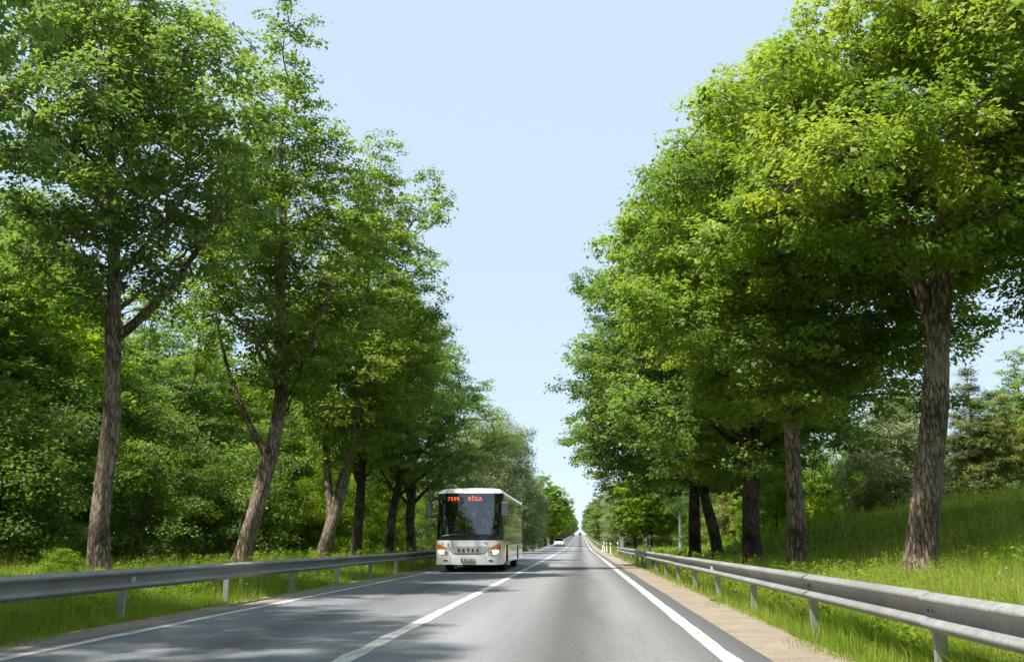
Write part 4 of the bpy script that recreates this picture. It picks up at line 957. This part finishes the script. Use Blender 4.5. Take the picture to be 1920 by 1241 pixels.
# mirrors
b = MB(); b.tube([(-1.16, .40, 2.80), (-1.22, .16, 2.84), (-1.36, .02, 2.80), (-1.48, -.02, 2.68), (-1.50, -.02, 2.58)], [.035, .04, .045, .05, .05], 10)
b.tube([(-1.16, .35, 2.72), (-1.08, .10, 2.70), (-1.02, .02, 2.55), (-1.02, .02, 2.46)], [.03, .032, .032, .02], 8); mr_ = b.build('mirror', BLACK, bus, smooth_shade=True)
b = MB(); b.box(-1.64, -1.41, -.10, .06, 2.08, 2.62); b.build('mirror_head', simple('mirror_shell', (.05, .055, .065), .35, coat=.3), mr_, bevel=.035)
b = MB(); b.tube([(1.22, .42, 2.62), (1.32, .24, 2.64), (1.38, .16, 2.60)], [.04, .045, .045], 10); mr2 = b.build('mirror', BLACK, bus, smooth_shade=True)
b = MB(); b.box(1.27, 1.55, .10, .24, 2.08, 2.64); b.build('mirror_head', simple('mirror_shell_grey', (.09, .095, .11), .4, coat=.3), mr2, bevel=.04)

# ------------------------------------------------------------------ driver
def skin_body(name, joints, edges, root):
    me = bpy.data.meshes.new(name); me.from_pydata([j[0] for j in joints], edges, [])
    o = bpy.data.objects.new(name, me); COL.objects.link(o)
    md = o.modifiers.new('skin', 'SKIN'); md.use_smooth_shade = True
    for k, sv_ in enumerate(me.skin_vertices[0].data):
        r_ = joints[k][1]; sv_.radius = r_ if isinstance(r_, tuple) else (r_, r_); sv_.use_root = (k == root)
    ss = o.modifiers.new('sub', 'SUBSURF'); ss.levels = 1; ss.render_levels = 1
    bpy.context.view_layer.update()
    me2 = bpy.data.meshes.new_from_object(o.evaluated_get(bpy.context.evaluated_depsgraph_get()))
    bpy.data.objects.remove(o); bpy.data.meshes.remove(me)
    return me2
SKIN = simple('skin', (.40, .24, .17), .55); SHIRT = simple('blue_shirt', (.022, .035, .075), .85); TROUSER = simple('dark_trousers', (.02, .02, .025), .9); HAIR = simple('dark_hair', (.02, .016, .013), .7)
J = [((0, .14, .56), (.16, .12)), ((0, .17, .78), (.15, .11)), ((0, .16, .98), (.18, .11)), ((0, .13, 1.10), (.07, .07)), ((0, .11, 1.16), (.058, .06)), ((0, .085, 1.25), (.075, .09)), ((0, .075, 1.33), (.078, .098)), ((0, .09, 1.40), (.06, .075)), ((0, -.035, 1.285), (.014, .016))]
Ed = [(0, 1), (1, 2), (2, 3), (3, 4), (4, 5), (5, 6), (6, 7), (5, 8)]
for s_ in (-1, 1):
    n0 = len(J)
    J += [((s_ * .20, .15, 1.03), .07), ((s_ * .28, -.02, .82), .052), ((s_ * .22, -.26, .80), .038), ((s_ * .205, -.33, .81), (.035, .02)),
          ((s_ * .10, -.12, .52), .085), ((s_ * .14, -.38, .50), .065), ((s_ * .14, -.46, .10), .045), ((s_ * .14, -.58, .05), .04)]
    Ed += [(2, n0), (n0, n0 + 1), (n0 + 1, n0 + 2), (n0 + 2, n0 + 3), (0, n0 + 4), (n0 + 4, n0 + 5), (n0 + 5, n0 + 6), (n0 + 6, n0 + 7)]
    for f_, (dx, dy, dz) in enumerate(((-.03, -.05, .03), (-.012, -.075, .035), (.004, -.08, .033), (.02, -.07, .028), (-s_ * .04, -.02, .045))):
        k0 = len(J); bx_, by_, bz_ = J[n0 + 3][0]
        J += [((bx_ + dx * .6, by_ + dy * .55, bz_ + .012), .009), ((bx_ + dx, by_ + dy * .8, bz_ + dz), .008)]
        Ed += [(n0 + 3, k0), (k0, k0 + 1)]
person = thing('person', 'bus driver in a dark blue shirt seated behind the windscreen, hands on the wheel', 'person', (BUS_X + .70, BUS_Y + 1.22, .98))
bm_me = skin_body('body', J, Ed, 0)
for mt in (SKIN, SHIRT, TROUSER): bm_me.materials.append(mt)
for p in bm_me.polygons:
    c = p.center
    p.material_index = 0 if (c.z > 1.11 or c.y < -.22 and c.z > .7) else 1 if c.z > .60 else 2
obj('body', bm_me, None, person)
b = MB(); b.lathe([(.0, .125), (.05, .115), (.085, .08), (.095, .03), (.092, -.02), (.07, -.05)], 16, 'z', (0, .10, 1.34)); b.build('hair', HAIR, person, smooth_shade=True)
for s_ in (-1, 1):
    b = MB(); b.lathe([(0, -.012), (.009, -.009), (.013, 0), (.009, .009), (0, .012)], 8, 'y', (s_ * .03, -.022, 1.325)); b.build('eye', simple('eye_dark', (.02, .02, .02), .2), person)
    b = MB(); b.lathe([(0, -.012), (.02, -.008), (.026, 0), (.02, .008), (0, .012)], 8, 'x', (s_ * .082, .09, 1.31)); b.build('ear', SKIN, person)

# ------------------------------------------------------------------ cars
def car(label, loc, rz, paint, lit=True, cat='car'):
    t = thing('car', label, cat, loc, rz, 'cars on the road')
    # lower body lofted along its length: (y, half width, bottom, top)
    secs = [(0, .62, .32, .60), (.08, .78, .26, .70), (.4, .86, .22, .80), (1.1, .90, .20, .94), (1.35, .905, .20, .98), (2.4, .91, .20, 1.0), (3.4, .90, .20, 1.0), (3.95, .86, .24, .98), (4.15, .78, .34, .92)]
    P = []
    for y, w, z0, z1 in secs:
        zm = (z0 + z1) / 2
        P.append([(-w * .9, y, z0), (-w, y, z0 + .1), (-w, y, zm), (-w * .97, y, z1 - .05), (-w * .88, y, z1), (0, y, z1 + .03), (w * .88, y, z1), (w * .97, y, z1 - .05), (w, y, zm), (w, y, z0 + .1), (w * .9, y, z0), (-w * .9, y, z0)])
    b = MB(); b.grid(P); b.add(P[0][:-1], [tuple(range(11))]); b.add(P[-1][:-1], [tuple(range(11))]); b.build('body', paint, t, smooth_shade=True)
    b = MB(); b.grid([[(-.66, 1.95, 1.44), (0, 1.9, 1.47), (.66, 1.95, 1.44)], [(-.68, 2.6, 1.48), (0, 2.6, 1.51), (.68, 2.6, 1.48)], [(-.66, 3.5, 1.42), (0, 3.5, 1.45), (.66, 3.5, 1.42)]]); b.build('roof', paint, t, smooth_shade=True)
    dg = DGLASS
    b = MB(); b.grid([[(-.80, 1.15, .95), (0, 1.08, .97), (.80, 1.15, .95)], [(-.66, 1.95, 1.44), (0, 1.9, 1.47), (.66, 1.95, 1.44)]]); b.build('windscreen', dg, t, smooth_shade=True)
    b = MB(); b.grid([[(-.66, 3.5, 1.42), (0, 3.5, 1.45), (.66, 3.5, 1.42)], [(-.76, 4.05, 1.0), (0, 4.1, 1.0), (.76, 4.05, 1.0)]]); b.build('rear_window', dg, t)
    for sx in (-1, 1):
        b = MB(); b.add([(sx * .80, 1.15, .96), (sx * .66, 1.95, 1.44), (sx * .68, 2.6, 1.48), (sx * .66, 3.5, 1.42), (sx * .78, 4.02, 1.0), (sx * .84, 2.6, .99)], [(0, 1, 2, 5), (5, 2, 3, 4)]); b.build('side_window', dg, t)
        b = MB(); b.box(sx * .66 - .16, sx * .66 + .16, -.01, .16, .56, .74); b.build('headlight', LAMPON if lit else LAMPM, t, bevel=.03)
        b = MB(); b.box(sx * .70 - .12, sx * .70 + .12, 4.08, 4.17, .70, .86); b.build('tail_light', simple('tail_red', (.35, .02, .015), .3), t, bevel=.02)
        b = MB(); b.box(sx * .95 - .08, sx * .95 + .08, 1.3, 1.42, .98, 1.12); b.build('wing_mirror', paint, t, bevel=.03)
        for yy in (.78, 3.38): wheel(t, sx * .80, yy, .31, .20, sx)
    b = MB(); b.box(-.42, .42, -.02, .05, .36, .54); b.build('grille', BLACK, t, bevel=.01)
    b = MB(); b.box(-.26, .26, -.035, -.022, .40, .51); b.build('number_plate', PLATE, t)
    b = MB(); b.box(-.62, .62, .0, .1, .20, .34); b.build('bumper', BLACK, t, bevel=.03)
    return t
CARW = simple('car_white', (.72, .72, .70), .25, coat=.7); CARD = simple('car_dark', (.05, .04, .045), .25, coat=.7); CARR = simple('car_maroon', (.12, .035, .03), .25, coat=.7)
zc = lambda y: float(profile(y)) + .012
def sloped(t, y): t.rotation_euler.x = math.atan2(zc(y + 4) - zc(y), 4); return t
sloped(car('white car with headlights on, following far behind the bus', (-3.95, 163, zc(163)), 0, CARW), 163)
sloped(car('dark car near the crest in the oncoming lane, nearer one', (-4.2, 470, zc(470)), 0, CARD), 470)
sloped(car('pale car at the crest in the oncoming lane, farther one', (-4.4, 520, zc(520)), 0, CARW), 520)
c_ = car('dark red car driving away over the crest in the right lane', (-.4, 565, zc(565)), math.pi, CARR, False)

# ------------------------------------------------------------------ roadside posts
POSTW = simple('delineator_white', (.80, .80, .76), .5, noise=.15); POSTK = simple('delineator_black', (.02, .02, .02), .5)
CREAM = simple('bollard_cream', (.68, .66, .50), .5, noise=.12); RED = simple('bollard_red', (.50, .22, .14), .5); GREYC = simple('weathered_concrete', (.33, .31, .28), .9, noise=.3, nscale=6)
YSIGN = simple('sign_yellow', (.62, .55, .10), .5)
def delineator(x, y, h, label):
    z = float(ground_z(x, y)) - .05
    t = thing('delineator_post', label, 'post', (x, y, z), 0, 'black and white delineator posts')
    def sect(z0, z1, w0=.065, w1=.06): return [(-w0, -.03, z0), (w0, -.03, z0), (w1, -.03, z1), (-w1, -.03, z1), (-w0 * .6, .05, z0), (w0 * .6, .05, z0), (w1 * .6, .05, z1), (-w1 * .6, .05, z1)]
    F = [(0, 1, 2, 3), (7, 6, 5, 4), (0, 4, 5, 1), (1, 5, 6, 2), (2, 6, 7, 3), (3, 7, 4, 0)]
    b = MB(); b.add(sect(0, h - .44), F); b.build('shaft', POSTW, t)
    b = MB(); b.add(sect(h - .438, h - .18, .06, .058), F); bk = b.build('band', POSTK, t)
    b = MB(); b.box(-.025, .025, -.036, -.031, h - .40, h - .23); b.build('reflector', refl_white, bk)
    b = MB(); b.add(sect(h - .178, h, .085, .075), F); b.build('cap', POSTW, t)
    return t
delineator(3.18, 42.4, 1.5, 'white delineator post with black band rising behind the near right guardrail')
delineator(-7.15, 92, 1.45, 'white delineator post behind the left guardrail, just right of the bus')
delineator(-7.2, 150, 1.9, 'white delineator post on the left beside the white car')
def bollard(x, y, h, label, tilt=0):
    z = float(ground_z(x, y)) - .03
    t = thing('bollard', label, 'bollard', (x, y, z), 0, 'cream bollards at the gravel track'); t.rotation_euler = (0, tilt, 0)
    b = MB(); b.lathe([(.085, 0), (.085, .05), (.072, .06), (.068, h * .62), (.06, h * .66), (.0, h * .66)], 14); b.build('shaft', CREAM, t, smooth_shade=True)
    b = MB(); b.lathe([(.042, h * .655), (.040, h * .80), (0, h * .80)], 12); b.build('neck', RED, t)
    b = MB(); b.lathe([(.03, h * .80), (.062, h * .83), (.07, h * .92), (.05, h * .985), (0, h)], 12); b.build('head', POSTW, t, smooth_shade=True)
    return t
bollard(3.12, 77.2, 1.15, 'nearest cream bollard with red neck, beside the grey pillar')
bollard(2.86, 88, 1.10, 'second cream bollard standing alone in the grass by the track')
bollard(2.95, 104, 1.10, 'cream bollard right of the tilted one at the far side of the track')
bollard(2.72, 105.5, 1.05, 'middle cream bollard of the far cluster')
bollard(2.50, 108, 1.25, 'slightly tilted pinkish white bollard at the start of the far guardrail', .18)
t = thing('pillar', 'square grey weathered pillar at the end of the near right guardrail', 'pillar', (3.42, 76.4, float(ground_z(3.42, 76.4)) - .05))
b = MB(); b.box(-.14, .14, -.12, .12, 0, 1.42); b.build('shaft', GREYC, t, bevel=.02)
b = MB(); b.box(-.16, .16, -.14, .14, 1.42, 1.48); b.build('cap', GREYC, t, bevel=.015)
t = thing('road_sign', 'small round yellow sign on a pole above the white car', 'sign', (-6.9, 330, float(profile(330))))
b = MB(); b.tube([(0, 0, 0), (0, 0, 2.4)], .05, 8); b.build('pole', M['steel_post'], t)
b = MB(); b.lathe([(0, -.02), (.42, -.02), (.42, .02), (0, .02)], 20, 'y', (0, -.06, 2.3)); b.build('sign_plate', YSIGN, t)

# ------------------------------------------------------------------ labels: where look-alikes remain, say which one
ORD = 'first second third fourth fifth sixth seventh eighth ninth tenth eleventh twelfth thirteenth fourteenth fifteenth sixteenth seventeenth eighteenth nineteenth twentieth'.split()
def nth(k): return ORD[k] if k < 20 else 'twenty-' + ORD[k - 20]
def gap(x, y):
    r = x / max(y, .1)
    if x < 0:
        for lim, s_ in ((-.56, 'left of the nearest trunk'), (-.395, 'between the nearest and the leaning trunk'), (-.30, 'between the leaning and the twin trunk'), (-.225, 'behind the twin and forked trunks'), (-.165, 'behind the trunks next to the bus')):
            if r < lim: return s_
        return 'behind the bus'
    for lim, s_ in ((.36, 'right of the thick rough trunk'), (.235, 'between the thick rough trunk and its neighbour'), (.185, 'between the second and the stout trunk'), (.14, 'between the stout trunk and the crossed trunks')):
        if r > lim: return s_
    return 'left of the crossed trunks'
by = {}
for o in list(COL.objects):
    if o.parent is None and 'label' in o and 'category' in o: by.setdefault(o['label'], []).append(o)
for lab, os_ in list(by.items()):
    if len(os_) < 2: continue
    if 'crest' in lab or 'roadside line' in lab:
        os_.sort(key=lambda o: o.location.y)
        for k, o in enumerate(os_): o['label'] = lab + ', ' + nth(k) + ' from near'
        continue
    if 'beside the camera' in lab:
        os_.sort(key=lambda o: (o.location.x > 0, -o.location.y))
        for k, o in enumerate(os_): o['label'] = 'tree of the ' + ('right' if o.location.x > 0 else 'left') + ' row beside the camera, seen as shade and reflection, ' + nth(k % 4) + ' back'
        continue
    sub = {}
    for o in os_: sub.setdefault(gap(o.location.x, o.location.y), []).append(o)
    for gname, ol in sub.items():
        ol.sort(key=lambda o: o.location.x / max(o.location.y, .1))
        for k, o in enumerate(ol):
            base = {'leafy shrub under the left wood behind the row of trunks': 'leafy shrub of the left wood', 'thin bright sapling on the slope behind the right row': 'thin bright sapling', 'low shrub in the grass between the birch and the right row': 'low shrub', 'light green tree rising behind the bus and the willows': 'light green tree', 'dark shrub under the trees behind the gravel track': 'dark shrub by gravel track', 'leafy tree closing the view behind the gravel track': 'leafy tree by gravel track', 'tree of the mixed wood behind the right bank': 'mixed wood tree', 'tree of the far mixed wood behind the gravel track': 'far mixed wood tree',
                    'tree in the second rank of the left wood': 'second-rank tree of left wood', 'leafy tree at the front of the left wood': 'front tree of left wood', 'tree at the very back of the left wood': 'rearmost tree of left wood', 'tree far back in the left wood': 'far back tree of left wood', 'tree deep in the left wood': 'deep tree of left wood'}.get(lab, lab)
            o['label'] = base + ' ' + gname + (', ' + nth(k) + ' from left' if len(ol) > 1 else '')
            if len(o['label'].split()) > 16: print('LONG', o['label'])
